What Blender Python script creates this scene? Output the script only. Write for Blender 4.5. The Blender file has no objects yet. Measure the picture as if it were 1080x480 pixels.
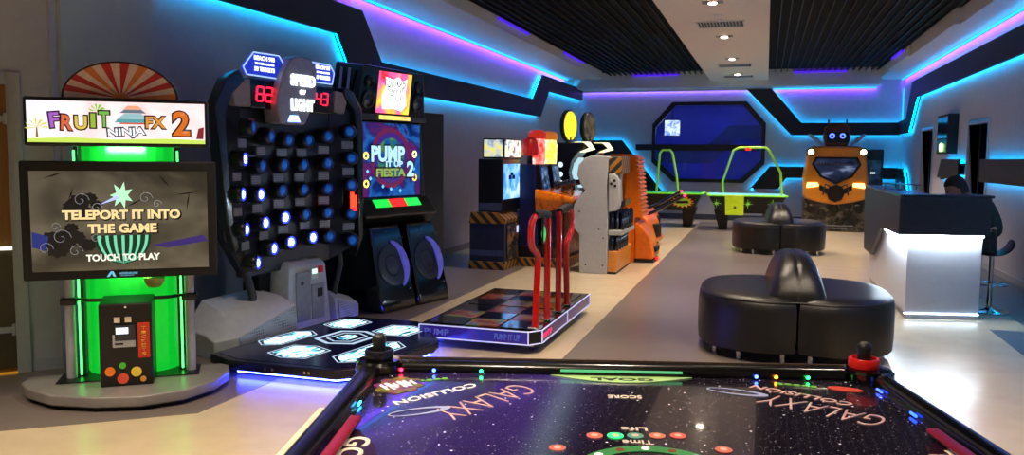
import bpy, bmesh, math, random
from mathutils import Matrix, Vector, Euler
random.seed(7)
PI = math.pi
R = math.radians
SC = bpy.context.scene
COL = SC.collection

# ------------------------------------------------------------------ materials
def lin(c):
    return tuple(((v / 12.92) if v <= .04045 else ((v + .055) / 1.055) ** 2.4) for v in c)

def mat(name, col, rough=.5, metal=0.0, em=0.0, emcol=None, vary=.12, scale=18.0, bump=0.0, bscale=None, coat=0.0, spec=.5, alpha=1.0):
    """procedural principled material; col in sRGB 0-1"""
    m = bpy.data.materials.new(name)
    m.use_nodes = True
    nt = m.node_tree
    b = nt.nodes['Principled BSDF']
    c = lin(col)
    tc = nt.nodes.new('ShaderNodeTexCoord')
    nz = nt.nodes.new('ShaderNodeTexNoise')
    nz.inputs['Scale'].default_value = scale
    nz.inputs['Detail'].default_value = 4
    nt.links.new(tc.outputs['Object'], nz.inputs['Vector'])
    cr = nt.nodes.new('ShaderNodeValToRGB')
    cr.color_ramp.elements[0].position = .3
    cr.color_ramp.elements[1].position = .7
    cr.color_ramp.elements[0].color = tuple(v * (1 - vary) for v in c) + (1,)
    cr.color_ramp.elements[1].color = tuple(min(1, v * (1 + vary)) for v in c) + (1,)
    nt.links.new(nz.outputs['Fac'], cr.inputs['Fac'])
    nt.links.new(cr.outputs['Color'], b.inputs['Base Color'])
    b.inputs['Roughness'].default_value = rough
    b.inputs['Metallic'].default_value = metal
    b.inputs['Specular IOR Level'].default_value = spec
    b.inputs['Coat Weight'].default_value = coat
    b.inputs['Coat Roughness'].default_value = .06
    if alpha < 1:
        b.inputs['Alpha'].default_value = alpha
    if em:
        b.inputs['Emission Color'].default_value = lin(emcol or col) + (1,)
        b.inputs['Emission Strength'].default_value = em
    if bump:
        bn = nt.nodes.new('ShaderNodeTexNoise')
        bn.inputs['Scale'].default_value = bscale or scale * 4
        bn.inputs['Detail'].default_value = 3
        nt.links.new(tc.outputs['Object'], bn.inputs['Vector'])
        bp = nt.nodes.new('ShaderNodeBump')
        bp.inputs['Strength'].default_value = bump
        bp.inputs['Distance'].default_value = .01
        nt.links.new(bn.outputs['Fac'], bp.inputs['Height'])
        nt.links.new(bp.outputs['Normal'], b.inputs['Normal'])
    return m

def ramp_mat(name, stops, scale=3.0, em=1.0, rough=.2, distort=1.0, detail=3.0, base=(.02, .02, .02), stretch=(1, 1, 1)):
    """a printed or glowing picture made of noise coloured through a ramp"""
    m = bpy.data.materials.new(name)
    m.use_nodes = True
    nt = m.node_tree
    b = nt.nodes['Principled BSDF']
    tc = nt.nodes.new('ShaderNodeTexCoord')
    mp = nt.nodes.new('ShaderNodeMapping')
    mp.inputs['Scale'].default_value = stretch
    nz = nt.nodes.new('ShaderNodeTexNoise')
    nz.inputs['Scale'].default_value = scale
    nz.inputs['Detail'].default_value = detail
    nz.inputs['Distortion'].default_value = distort
    cr = nt.nodes.new('ShaderNodeValToRGB')
    el = cr.color_ramp.elements
    while len(el) < len(stops):
        el.new(.5)
    for e, (p, c) in zip(el, stops):
        e.position = p
        e.color = lin(c) + (1,)
    nt.links.new(tc.outputs['Object'], mp.inputs['Vector'])
    nt.links.new(mp.outputs['Vector'], nz.inputs['Vector'])
    nt.links.new(nz.outputs['Fac'], cr.inputs['Fac'])
    b.inputs['Roughness'].default_value = rough
    if em > 0:
        b.inputs['Base Color'].default_value = lin(base) + (1,)
        nt.links.new(cr.outputs['Color'], b.inputs['Emission Color'])
        b.inputs['Emission Strength'].default_value = em
    else:
        nt.links.new(cr.outputs['Color'], b.inputs['Base Color'])
    return m

MT = {}
def G(name, *a, **k):
    if name not in MT:
        MT[name] = mat(name, *a, **k)
    return MT[name]

wall_m = mat('wall_paint', (.73, .73, .76), .75, vary=.04, scale=9, bump=.25, bscale=90)
pier_m = mat('pier_green_grey', (.72, .75, .73), .75, vary=.04, scale=9, bump=.25, bscale=90)  # wall grey with a slightly greener tone
soffit_m = mat('soffit_paint', (.85, .84, .83), .7, vary=.03)
strip_m = mat('ceiling_strip_paint', (.93, .90, .87), .6, vary=.03)
black_panel = mat('black_wall_panel', (.10, .10, .12), .5, vary=.15)
ceil_black = mat('ceiling_black', (.012, .012, .014), .95)
slat_m = mat('ceiling_slat', (.13, .125, .125), .45, metal=.3)
black = mat('black_plastic', (.055, .055, .06), .35, vary=.2)
gloss = mat('gloss_black', (.03, .03, .035), .12, coat=.5, vary=.2)
matte = mat('matte_black', (.06, .06, .065), .7)
dgrey = mat('dark_grey', (.2, .2, .22), .5)
grey = mat('grey_plastic', (.45, .46, .5), .45, vary=.06)
lgrey = mat('light_grey', (.68, .69, .72), .4, vary=.05)
white = mat('white_plastic', (.88, .88, .88), .35, vary=.03)
chrome = mat('chrome', (.8, .8, .82), .15, metal=1)
orange = mat('orange_plastic', (.93, .45, .08), .3, coat=.3, vary=.1)
yellow = mat('yellow_plastic', (.92, .72, .1), .35)
redp = mat('red_plastic', (.85, .1, .08), .3)
darkblue = mat('dark_blue', (.08, .10, .25), .35)
leather = mat('black_leather', (.075, .068, .066), .36, vary=.15, bump=.25, bscale=120)
wood = ramp_mat('door_wood', [(.2, (.50, .33, .12)), (.8, (.62, .42, .16))], 4, 0, .5, stretch=(8, 8, .7))
olive = mat('olive_panel', (.28, .25, .17), .4)
def E(name, col, s, base=(.05, .05, .05)):
    if name not in MT:
        MT[name] = mat(name, base, .4, em=s, emcol=col)
    return MT[name]
cyan_led = E('cyan_led', (.0, .70, 1.0), 15)
cyan_soft = E('cyan_led_soft', (.0, .60, 1.0), 3)
purple_led = E('purple_led', (.45, .22, 1.0), 38)
violet_bar = E('violet_bar', (.28, .12, .85), .8)
white_led = E('white_led', (.86, .94, 1.0), 200)
blue_led = E('blue_led', (.12, .16, 1.0), 60)
lamp_e = E('lamp_glow', (1.0, .90, .78), 22)

# ------------------------------------------------------------------ mesh builder
class M:
    def __init__(s):
        s.v, s.f = [], []
    def add(s, vs, fs, x=None):
        o = len(s.v)
        s.v += [tuple((x @ Vector(v)) if x is not None else v) for v in vs]
        s.f += [tuple(i + o for i in f) for f in fs]
        return s
    def box(s, x0, x1, y0, y1, z0, z1, x=None):
        vs = [(x0, y0, z0), (x1, y0, z0), (x1, y1, z0), (x0, y1, z0), (x0, y0, z1), (x1, y0, z1), (x1, y1, z1), (x0, y1, z1)]
        fs = [(0, 3, 2, 1), (4, 5, 6, 7), (0, 1, 5, 4), (1, 2, 6, 5), (2, 3, 7, 6), (3, 0, 4, 7)]
        return s.add(vs, fs, x)
    def prism(s, pts, a, b, ax='y', x=None):
        """polygon extruded from a to b along ax; pts are the two other coordinates in order"""
        n = len(pts)
        def P(p, t):
            return {'x': (t, p[0], p[1]), 'y': (p[0], t, p[1]), 'z': (p[0], p[1], t)}[ax]
        vs = [P(p, a) for p in pts] + [P(p, b) for p in pts]
        fs = [tuple(range(n - 1, -1, -1)), tuple(range(n, 2 * n))]
        fs += [(i, (i + 1) % n, (i + 1) % n + n, i + n) for i in range(n)]
        return s.add(vs, fs, x)
    def loft(s, secs, x=None, cap=True):
        n = len(secs[0])
        vs = [p for q in secs for p in q]
        fs = []
        for k in range(len(secs) - 1):
            for i in range(n):
                j = (i + 1) % n
                fs.append((k * n + i, k * n + j, (k + 1) * n + j, (k + 1) * n + i))
        if cap:
            fs.append(tuple(range(n - 1, -1, -1)))
            fs.append(tuple(range((len(secs) - 1) * n, len(secs) * n)))
        return s.add(vs, fs, x)
    def lathe(s, prof, n=24, x=None, c=(0, 0, 0), a0=0, a1=2 * PI):
        full = abs(a1 - a0 - 2 * PI) < 1e-6
        m = n if full else n + 1
        vs = []
        for r, z in prof:
            for i in range(m):
                t = a0 + (a1 - a0) * i / n
                vs.append((c[0] + r * math.cos(t), c[1] + r * math.sin(t), c[2] + z))
        fs = []
        for k in range(len(prof) - 1):
            for i in range(n):
                j = (i + 1) % m
                fs.append((k * m + i, k * m + j, (k + 1) * m + j, (k + 1) * m + i))
        if prof[0][0] > 1e-5:
            fs.append(tuple(range(m - 1, -1, -1)))
        if prof[-1][0] > 1e-5:
            fs.append(tuple(range((len(prof) - 1) * m, len(prof) * m)))
        return s.add(vs, fs, x)
    def cyl(s, p0, p1, r, n=16, r1=None):
        return s.tube([p0, p1], [r, r if r1 is None else r1], n)
    def tube(s, path, r, n=12, closed=False):
        path = [Vector(p) for p in path]
        rs = r if isinstance(r, (list, tuple)) else [r] * len(path)
        secs = []
        up = None
        for i, p in enumerate(path):
            if closed:
                d = path[(i + 1) % len(path)] - path[i - 1]
            elif i == 0:
                d = path[1] - p
            elif i == len(path) - 1:
                d = p - path[i - 1]
            else:
                d = (path[i + 1] - p).normalized() + (p - path[i - 1]).normalized()
            d.normalize()
            if up is None:
                up = d.orthogonal().normalized()
            up = (up - d * up.dot(d)).normalized()
            sd = d.cross(up)
            secs.append([tuple(p + rs[i] * (math.cos(2 * PI * k / n) * up + math.sin(2 * PI * k / n) * sd)) for k in range(n)])
        if closed:
            secs.append(secs[0])
        return s.loft(secs, cap=not closed)
    def ball(s, c, r, n=16, sc=(1, 1, 1)):
        pr = [(max(1e-6, math.sin(PI * i / 10)) , -math.cos(PI * i / 10)) for i in range(11)]
        x = Matrix.Translation(c) @ Matrix.Diagonal((r * sc[0], r * sc[1], r * sc[2], 1))
        return s.lathe([(q[0] if 0 < i < 10 else 1e-6, q[1]) for i, q in enumerate(pr)], n, x)
    def build(s, name, m, parent=None, bev=0.0, seg=2, smooth=False, sub=0, kind=None, loc=None, rot=None):
        me = bpy.data.meshes.new(name)
        me.from_pydata(s.v, [], s.f)
        bm = bmesh.new(); bm.from_mesh(me)
        bmesh.ops.remove_doubles(bm, verts=bm.verts, dist=1e-5)
        bmesh.ops.recalc_face_normals(bm, faces=bm.faces)
        bm.to_mesh(me); bm.free()
        me.materials.append(m)
        o = bpy.data.objects.new(name, me)
        COL.objects.link(o)
        if parent is not None:
            o.parent = parent
        if loc: o.location = loc
        if rot: o.rotation_euler = rot
        if bev:
            md = o.modifiers.new('bevel', 'BEVEL'); md.width = bev; md.segments = seg
            md.limit_method = 'ANGLE'; md.angle_limit = R(35)
        if sub:
            md = o.modifiers.new('sub', 'SUBSURF'); md.levels = sub; md.render_levels = sub
        if smooth or bev or sub:
            for p in me.polygons: p.use_smooth = True
            if not sub:
                md = o.modifiers.new('wn', 'WEIGHTED_NORMAL') if bev else None
                if not bev:
                    es = o.modifiers.new('es', 'EDGE_SPLIT'); es.split_angle = R(40)
        if kind: o['kind'] = kind
        return o

def thing(name, label, cat, loc=(0, 0, 0), rz=0.0, group=None):
    o = bpy.data.objects.new(name, None)
    o.empty_display_size = .2
    COL.objects.link(o)
    o.location = loc
    o.rotation_euler = (0, 0, R(rz))
    o['label'] = label; o['category'] = cat
    if group: o['group'] = group
    return o
def tag(o, label, cat, group=None, kind=None):
    o['label'] = label; o['category'] = cat
    if group: o['group'] = group
    if kind: o['kind'] = kind
    return o
def lab(o, t):
    o['label'] = t
    return o
def copy_tree(o, parent=None):
    c = o.copy(); COL.objects.link(c); c.parent = parent
    for ch in list(o.children):
        copy_tree(ch, c)
    return c

# lettering: built-in font turned into a thin mesh fitted to w x h; local x right, y up, extruded along z
def text(s, w, h, m, parent, loc, rot=(PI / 2, 0, 0), name='lettering', bold=.015, depth=.004, shear=0.0, sx=1.0, rotm=None):
    cu = bpy.data.curves.new('t', 'FONT')
    cu.body = s; cu.size = 1; cu.offset = bold; cu.resolution_u = 3
    cu.align_x = 'CENTER'; cu.space_line = .85; cu.shear = shear
    t = bpy.data.objects.new('t', cu)
    COL.objects.link(t)
    dg = bpy.context.evaluated_depsgraph_get()
    me = bpy.data.meshes.new_from_object(t.evaluated_get(dg))
    bpy.data.objects.remove(t); bpy.data.curves.remove(cu)
    xs = [v.co.x for v in me.vertices]; ys = [v.co.y for v in me.vertices]
    cx, cy = (min(xs) + max(xs)) / 2, (min(ys) + max(ys)) / 2
    kx, ky = w / max(1e-6, max(xs) - min(xs)), h / max(1e-6, max(ys) - min(ys))
    bm = bmesh.new(); bm.from_mesh(me)
    for v in bm.verts:
        v.co.x = (v.co.x - cx) * kx; v.co.y = (v.co.y - cy) * ky; v.co.z = 0
    g = bmesh.ops.extrude_face_region(bm, geom=bm.faces[:])
    for v in g['geom']:
        if isinstance(v, bmesh.types.BMVert): v.co.z += depth
    bmesh.ops.recalc_face_normals(bm, faces=bm.faces)
    bm.to_mesh(me); bm.free()
    me.name = name
    me.materials.clear(); me.materials.append(m)
    o = bpy.data.objects.new(name, me)
    COL.objects.link(o)
    if parent is not None: o.parent = parent
    o.location = loc; o.rotation_euler = rot
    return o

def holed(outer, holes, to3, thick, name, m, kind='structure'):
    """a slab with holes: outer / holes are 2-D loops, to3(u, v, t) gives the 3-D point"""
    bm = bmesh.new()
    edges = []
    for lp in [outer] + holes:
        vs = [bm.verts.new((p[0], p[1], 0)) for p in lp]
        edges += [bm.edges.new((vs[i], vs[(i + 1) % len(vs)])) for i in range(len(vs))]
    bmesh.ops.triangle_fill(bm, use_beauty=True, edges=edges)
    def inside(pt, lp):
        c = False
        for i in range(len(lp)):
            a, b = lp[i], lp[i - 1]
            if (a[1] > pt[1]) != (b[1] > pt[1]) and pt[0] < (b[0] - a[0]) * (pt[1] - a[1]) / (b[1] - a[1]) + a[0]:
                c = not c
        return c
    bad = [f for f in bm.faces if any(inside(f.calc_center_median()[:2], h) for h in holes)]
    bmesh.ops.delete(bm, geom=bad, context='FACES_ONLY')
    g = bmesh.ops.extrude_face_region(bm, geom=bm.faces[:])
    ext = [v for v in g['geom'] if isinstance(v, bmesh.types.BMVert)]
    for v in ext: v.co.z = thick
    for v in bm.verts:
        v.co = Vector(to3(v.co.x, v.co.y, v.co.z))
    bmesh.ops.recalc_face_normals(bm, faces=bm.faces)
    me = bpy.data.meshes.new(name); bm.to_mesh(me); bm.free()
    me.materials.append(m)
    o = bpy.data.objects.new(name, me); COL.objects.link(o)
    o['kind'] = kind
    return o

SEG = {'0': 'abcdef', '1': 'bc', '2': 'abged', '3': 'abgcd', '4': 'fgbc', '5': 'afgcd', '6': 'afgedc', '7': 'abc', '8': 'abcdefg', '9': 'abcdfg'}
def seven(s, w, h, m, parent, x, y, z, sl=.12):
    """red seven-segment number on a plane facing -y, left edge x, base z"""
    for k, ch in enumerate(s):
        mb = M(); t = h * .1
        x0 = x + k * w * 1.35
        def pt(u, v): return (x0 + u + v * sl, z + v)
        lines = {'a': ((0, h), (w, h)), 'g': ((0, h / 2), (w, h / 2)), 'd': ((0, 0), (w, 0)), 'f': ((0, h / 2), (0, h)), 'b': ((w, h / 2), (w, h)), 'e': ((0, 0), (0, h / 2)), 'c': ((w, 0), (w, h / 2))}
        for q in SEG[ch]:
            (a, b), (c, d) = lines[q]
            g = t * .35
            if b == d:
                mb.prism([pt(a + g, b - t / 2), pt(c - g, b - t / 2), pt(c - g, b + t / 2), pt(a + g, b + t / 2)], y - .004, y)
            else:
                mb.prism([pt(a - t / 2, b + g), pt(a + t / 2, b + g), pt(a + t / 2, d - g), pt(a - t / 2, d - g)], y - .004, y)
        mb.build('digit', m, parent)
def disc(r, n=32, c=(0, 0), sx=1, sy=1, a0=0, a1=2 * PI):
    k = n if abs(a1 - a0 - 2 * PI) < 1e-6 else n + 1
    return [(c[0] + r * sx * math.cos(a0 + (a1 - a0) * i / n), c[1] + r * sy * math.sin(a0 + (a1 - a0) * i / n)) for i in range(k)]
# ------------------------------------------------------------------ camera
yaw, pitch, roll = R(17.44), R(5.0), R(0.5)
s_, c_ = math.sin(yaw), math.cos(yaw)
fwd = Vector((-s_ * math.cos(pitch), c_ * math.cos(pitch), -math.sin(pitch)))
r0 = Vector((c_, s_, 0)); u0 = r0.cross(fwd)
rt = r0 * math.cos(roll) + u0 * math.sin(roll)
up = -r0 * math.sin(roll) + u0 * math.cos(roll)
cd = bpy.data.cameras.new('camera'); cam = bpy.data.objects.new('camera', cd); COL.objects.link(cam)
cd.sensor_width = 36; cd.lens = 850 / 1080 * 36; cd.clip_start = .05
mw = Matrix((rt, up, -fwd)).transposed().to_4x4(); mw.translation = (0, 0, 1.6)
cam.matrix_world = mw
SC.camera = cam

XL, XR, YB, YF = -4.95, 3.15, 21.8, -3.0
ZC, ZS = 3.74, 3.57
# ------------------------------------------------------------------ floor
def floor_mat(name, a, b, rough):
    m = mat(name, a, rough, vary=.05, scale=5, bump=.03, bscale=30)
    nt = m.node_tree
    return m
f_beige = floor_mat('floor_beige', (.76, .69, .57), None, .26)
f_brown = floor_mat('floor_brown', (.44, .40, .38), None, .28)
f_dark = floor_mat('floor_slate', (.34, .35, .37), None, .3)
def st(o): o['kind'] = 'structure'; return o
st(M().box(-9, XR + 1.6, YF, YB + 6, -.1, 0).build('floor', f_beige))
st(M().prism([(-9, -.5), (-4.16, 3.43), (-3.31, 4.07), (-3.29, 4.67), (-3.3, 12.2), (-4.95, 12.2), (-4.95, 4.7), (-9, .7)], 0, .002, 'z').build('floor_2', f_brown))
st(M().prism([(-1.5, 1.0), (.55, 1.0), (.55, 21.0), (-1.56, 21.0), (-1.5, 6)], 0, .002, 'z').build('floor_3', f_brown))
st(M().prism([(2.08, 2.0), (XR, 2.0), (XR, 20.0), (2.45, 20.0), (2.45, 8.6), (2.08, 8.6)], 0, .002, 'z').build('floor_4', f_dark))
# ------------------------------------------------------------------ walls
WIN = [(-2.92, 2.48), (-2.41, 3.06), (-.56, 3.06), (-.07, 2.50), (-.07, 1.5), (-.58, 1.0), (-2.35, 1.0), (-2.92, 1.52)]
holed([(-5.2, 0), (XR + .2, 0), (XR + .2, ZC + .1), (-5.2, ZC + .1)], [WIN], lambda u, v, t: (u, YB + t, v), .15, 'wall_back', wall_m)
D1, D2 = (17.9, 19.1, 2.22), (13.7, 14.9, 2.18)
holed([(YF, 0), (YB, 0), (YB, ZC + .1), (YF, ZC + .1)], [[(a, .002), (b, .002), (b, h), (a, h)] for a, b, h in (D1, D2)], lambda u, v, t: (XR + t, u, v), .15, 'wall_right', wall_m)
st(M().box(XL - .15, XL, 4.62, YB, 0, ZC + .1).build('wall_left', wall_m))
st(M().box(XL, XL + .03, 4.69, 5.62, 0, ZS).build('trim_1', pier_m))
# diagonal wall on the near left, with its door
DW = Matrix.Translation((XL, 4.64, 0)) @ Matrix.Rotation(R(45), 4, 'Z')
def dwp(u, v, t): return tuple(DW @ Vector((u, t, v)))
holed([(-5.5, 0), (.0, 0), (.0, ZC + .1), (-5.5, ZC + .1)], [[(-1.25, .001), (-.3, .001), (-.3, 2.08), (-1.25, 2.08)]], dwp, .12, 'wall_front_left', wall_m)
st(M().box(-9, XR + .2, YF - .15, YF, 0, ZC + .1).build('wall_front', wall_m))
# ------------------------------------------------------------------ left door
def dm(): return M()
d1 = M().box(-1.25, -.3, .03, .07, .01, 2.08, DW).build('door_1', wood); st(d1)
M().box(-1.25, -.3, .022, .03, .03, .93, DW).build('lower_panel', olive, d1, .003)
M().box(-1.25, -.3, .0, .022, .90, .925, DW).build('push_bar', E('door_bar', (.9, .92, .85), 1.2), d1, .004)
for z in (1.82, .30):
    mb = M().box(-.42, -.30, -.02, .025, z, z + .04, DW); mb.box(-.325, -.30, -.025, .03, z - .02, z + .06, DW)
    mb.build('hinge', lgrey, d1, .006)
fr = M()
fr.box(-.3, -.21, -.03, .1, 0, 2.17, DW); fr.box(-1.34, -1.25, -.03, .1, 0, 2.17, DW); fr.box(-1.25, -.3, -.03, .1, 2.08, 2.17, DW)
fr.build('door_frame', lgrey, d1, .006)
st(M().box(-1.25, -.3, -.04, .0, .002, .012, DW).build('trim_2', E('threshold', (.9, .62, .12), .35)))
# baseboards
st(M().box(-.21, -.02, -.012, -.001, 0, .09, DW).build('baseboard_front_left', lgrey))
st(M().box(XL, XL + .012, 5.63, YB, 0, .1).build('baseboard_left', grey))
bb = M().box(-4.9, XR - .02, YB - .014, YB, 0, .14)
st(bb.build('baseboard_back', mat('slate_skirting', (.25, .28, .36), .5)))
b2 = M()
for a, b in ((YF, D2[0] - .1), (D2[1] + .1, D1[0] - .1), (D1[1] + .1, YB - .02)): b2.box(XR - .012, XR, a, b, 0, .09)
st(b2.build('baseboard_right', lgrey))
# ------------------------------------------------------------------ ceiling
cl = M().box(-9, XR, YF, YB, ZC + .06, ZC + .12)
ceil = st(cl.build('ceiling', ceil_black))
sl = M()
x = -3.93
while x < 2.5:
    if not (-1.43 < x < .0):
        sl.box(x, x + .012, 1.0, 20.95, ZC - .03, ZC + .02)
    x += .135
sl.build('slat_grid', slat_m, ceil)
st(M().box(-1.41, -.03, YF, 21.0, ZS - .03, ZC + .06).build('ceiling_2', strip_m))
st(M().box(XL, -4.0, 4.0, 20.1, ZS, ZC + .06).build('ceiling_3', soffit_m))
st(M().prism([(XL, 4.0), (-4.0, 4.0), (-4.0, 1.0), (2.5, 1.0), (2.5, YF), (-9, YF), (-9, 0.5)], ZS, ZC + .06, 'z').build('ceiling_4', soffit_m))
st(M().prism([(2.52, YF), (XR, YF), (XR, YB), (2.52, YB), (2.52, 19.6), (2.46, 19.6), (2.46, 17.0), (2.52, 17.0), (2.52, 13.2), (2.6, 13.2), (2.6, 11.0), (2.52, 11.0)], ZS, ZC + .06, 'z').build('ceiling_5', soffit_m))
st(M().box(XL, 2.52, 21.0, YB, 3.40, ZC + .06).build('ceiling_6', soffit_m))
for k, (x0, x1, y0, y1) in enumerate([(-4.0, -3.94, 11.9, 13.5), (-4.0, -3.94, 16.1, 17.8), (-3.35, -2.2, 20.9, 20.99), (.55, 1.75, 20.9, 20.99), (2.40, 2.455, 17.3, 18.6)]):
    o = M().box(x0, x1, y0, y1, 3.69, 3.735).build('ceiling_light', violet_bar, None, .004)
    tag(o, ['violet bar let into the ceiling edge above the left machines, the nearer one', 'violet glowing bar at the left ceiling edge, the one further along', 'violet bar at the far ceiling edge, left of the white strip',
            'violet glowing bar at the far ceiling edge, right of the white strip', 'short violet glowing bar at the right edge of the dark ceiling'][k], 'ceiling light')
# ------------------------------------------------------------------ cove LEDs and black bands
tn = [2]
def seg_box(mb, to3, p, q, o0, o1, hw):
    """a thin strip following the line p-q on the wall, between wall offsets o0 and o1"""
    d = Vector((q[0] - p[0], q[1] - p[1])); d.normalize(); n = Vector((-d.y, d.x)) * hw
    c = [(p[0] + n.x, p[1] + n.y), (q[0] + n.x, q[1] + n.y), (q[0] - n.x, q[1] - n.y), (p[0] - n.x, p[1] - n.y)]
    vs = [to3(u, v, o0) for u, v in c] + [to3(u, v, o1) for u, v in c]
    mb.add(vs, [(0, 1, 2, 3), (7, 6, 5, 4), (0, 4, 5, 1), (1, 5, 6, 2), (2, 6, 7, 3), (3, 7, 4, 0)])
def band(poly, to3, lit, off0=.085, off1=.12, led=cyan_led, inset=.05):
    tn[0] += 1
    mb = M(); n = len(poly)
    vs = [to3(u, v, off0) for u, v in poly] + [to3(u, v, off1) for u, v in poly]
    mb.add(vs, [tuple(range(n)), tuple(range(2 * n - 1, n - 1, -1))] + [(i, (i + 1) % n, (i + 1) % n + n, i + n) for i in range(n)])
    # spacers that carry the panel off the wall
    cx = sum(p[0] for p in poly) / n; cy = sum(p[1] for p in poly) / n
    o = st(mb.build('trim_%d' % tn[0], black_panel))
    area = sum(poly[i][0] * poly[(i + 1) % n][1] - poly[(i + 1) % n][0] * poly[i][1] for i in range(n))
    sg = 1 if area > 0 else -1
    lb = M(); bk = M()
    for i in lit:
        p, q = poly[i], poly[(i + 1) % n]
        d = Vector((q[0] - p[0], q[1] - p[1])); L = d.length; d.normalize()
        nn = Vector((-d.y, d.x)) * sg
        a = (p[0] + nn.x * inset + d.x * .01, p[1] + nn.y * inset + d.y * .01); b = (q[0] + nn.x * inset - d.x * .01, q[1] + nn.y * inset - d.y * .01)
        seg_box(lb, to3, a, b, .045, .07, .012)
        k = inset + .04
        seg_box(bk, to3, (p[0] + nn.x * k + d.x * .05, p[1] + nn.y * k + d.y * .05), (q[0] + nn.x * k - d.x * .05, q[1] + nn.y * k - d.y * .05), .0005, off0, .015)
    if lit:
        lb.build('led_strip', led, o); bk.build('batten', black, o)
    return o
LW = lambda u, v, t: (XL + t, u, v)
RW = lambda u, v, t: (XR - t, u, v)
BW = lambda u, v, t: (u, YB - t, v)
band([(5.63, 3.01), (8.55, 3.02), (9.0, 2.46), (17.45, 2.50), (18.15, 3.11), (21.7, 3.14), (21.7, 3.45), (17.57, 3.43), (16.83, 2.85), (9.65, 2.82), (9.13, 3.39), (5.63, 3.37)], LW, [0, 1, 2, 3, 4, 6, 7, 8, 9])
band([(-4.85, 1.64), (-3.9, 1.64), (-3.0, .62), (-2.55, .62), (-3.73, 2.08), (-4.85, 2.07)], BW, [0, 1, 3, 4])
band([(.57, 2.21), (XR - .08, 2.21), (XR - .08, 2.52), (.80, 2.52), (.06, 3.38), (-.55, 3.38)], BW, [0, 2, 3, 5])
band([(-.39, .84), (.29, .84), (.49, 1.13), (XR - .08, 1.13), (XR - .08, 1.42), (.08, 1.42)], BW, [2, 1, 4, 5])
band([(21.72, 2.23), (20.35, 2.23), (19.45, 2.96), (2.0, 2.96), (2.0, 3.31), (20.0, 3.35), (20.65, 2.56), (21.72, 2.54)], RW, [0, 1, 2, 4, 5, 6])
band([(21.72, .75), (21.72, 1.41), (20.82, 1.41), (20.0, .75), (20.35, .75), (20.95, 1.1), (21.4, 1.1), (21.4, .75)], RW, [1, 2, 4])
band([(15.02, 1.29), (16.72, 1.29), (16.42, 1.63), (15.02, 1.63)], RW, [0, 1, 2], led=cyan_led)
band([(2.0, 1.29), (13.58, 1.29), (13.58, 1.63), (2.0, 1.63)], RW, [0, 2], led=cyan_led)
# cove: added lip hides the violet strip by the wall, cyan strip outside
lip_l = st(M().box(XL + .075, XL + .087, 5.63, 20.1, ZS - .045, ZS).build('trim_11', soffit_m))
M().box(XL + .065, XL + .0745, 5.63, 20.1, ZS - .035, ZS - .015).build('led_strip', purple_led, lip_l)
M().box(XL + .0875, XL + .097, 5.63, 20.05, ZS - .03, ZS - .012).build('led_strip', cyan_soft, lip_l)
lip_r = st(M().box(XR - .087, XR - .075, 3.0, YB - .05, ZS - .045, ZS).build('trim_12', soffit_m))
M().box(XR - .0745, XR - .065, 3.0, YB - .05, ZS - .035, ZS - .015).build('led_strip', purple_led, lip_r)
M().box(XR - .097, XR - .0875, 3.0, YB - .1, ZS - .03, ZS - .012).build('led_strip', cyan_soft, lip_r)
lip_b = st(M().box(-4.86, 2.5, YB - .087, YB - .075, 3.355, 3.40).build('trim_13', soffit_m))
M().box(-4.86, .05, YB - .0745, YB - .065, 3.365, 3.385).build('led_strip', E('purple_led_weak', (.5, .36, 1), 20), lip_b)
M().box(.1, 2.5, YB - .0745, YB - .065, 3.365, 3.385).build('led_strip', purple_led, lip_b)
M().box(.1, 2.5, YB - .097, YB - .0875, 3.37, 3.388).build('led_strip', cyan_soft, lip_b)
st(M().box(XR - .03, XR - .018, YB - .03, YB - .018, 2.56, 3.34).build('trim_14', cyan_soft))

# ------------------------------------------------------------------ octagonal window and a blue room built beyond it for the reflected interior
def grow(poly, k):
    cx = sum(p[0] for p in poly) / len(poly); cy = sum(p[1] for p in poly) / len(poly)
    return [(cx + (p[0] - cx) * (1 + k / abs(p[0] - cx)), cy + (p[1] - cy) * (1 + k / max(.4, abs(p[1] - cy)))) for p in poly]
wo = holed(grow(WIN, .02), [grow(WIN, -.07)], lambda u, v, t: (u, YB - .03 + t, v), .12, 'window_1', black)
gl = bpy.data.materials.new('window_glass'); gl.use_nodes = True
_b = gl.node_tree.nodes['Principled BSDF']; _b.inputs['Base Color'].default_value = (.12, .2, .9, 1); _b.inputs['Roughness'].default_value = .02; _b.inputs['Alpha'].default_value = .25
M().prism(grow(WIN, -.06), YB + .03, YB + .038).build('pane', gl, wo)
blue_lit_wall = mat('blue_lit_room_wall', (.30, .32, .65), .7, vary=.3, scale=1.2)  # blue light of the room painted into the wall colour
st(M().box(-5.2, 1.6, YB + 3.5, YB + 3.6, 0, 3.8).build('wall_beyond', blue_lit_wall))
st(M().box(-5.3, -5.2, YB + .15, YB + 3.6, 0, 3.8).build('wall_beyond_left', blue_lit_wall))
st(M().box(1.6, 1.7, YB + .15, YB + 3.6, 0, 3.8).build('wall_beyond_right', blue_lit_wall))
st(M().box(-5.3, 1.7, YB + .15, YB + 3.6, 3.7, 3.8).build('ceiling_beyond', blue_lit_wall))
BW2 = lambda u, v, t: (u, YB + 3.5 - t, v)
band([(-3.2, 1.45), (-1.6, 1.45), (-.9, 2.2), (1.5, 2.2), (1.5, 2.6), (-1.1, 2.6), (-1.85, 1.9), (-3.2, 1.9)], BW2, [0], led=E('blue_strip', (.1, .2, 1), 4))
tb = M().cyl((-2.9, YB + 2.6, 3.45), (-1.4, YB + 2.3, 3.3), .02); tb.build('ceiling_light', E('violet_tube', (.6, .3, 1), 6))
tag(bpy.data.objects['ceiling_light.005'], 'glowing violet tube added behind the octagonal window, standing in for a reflected strip', 'ceiling light')
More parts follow.
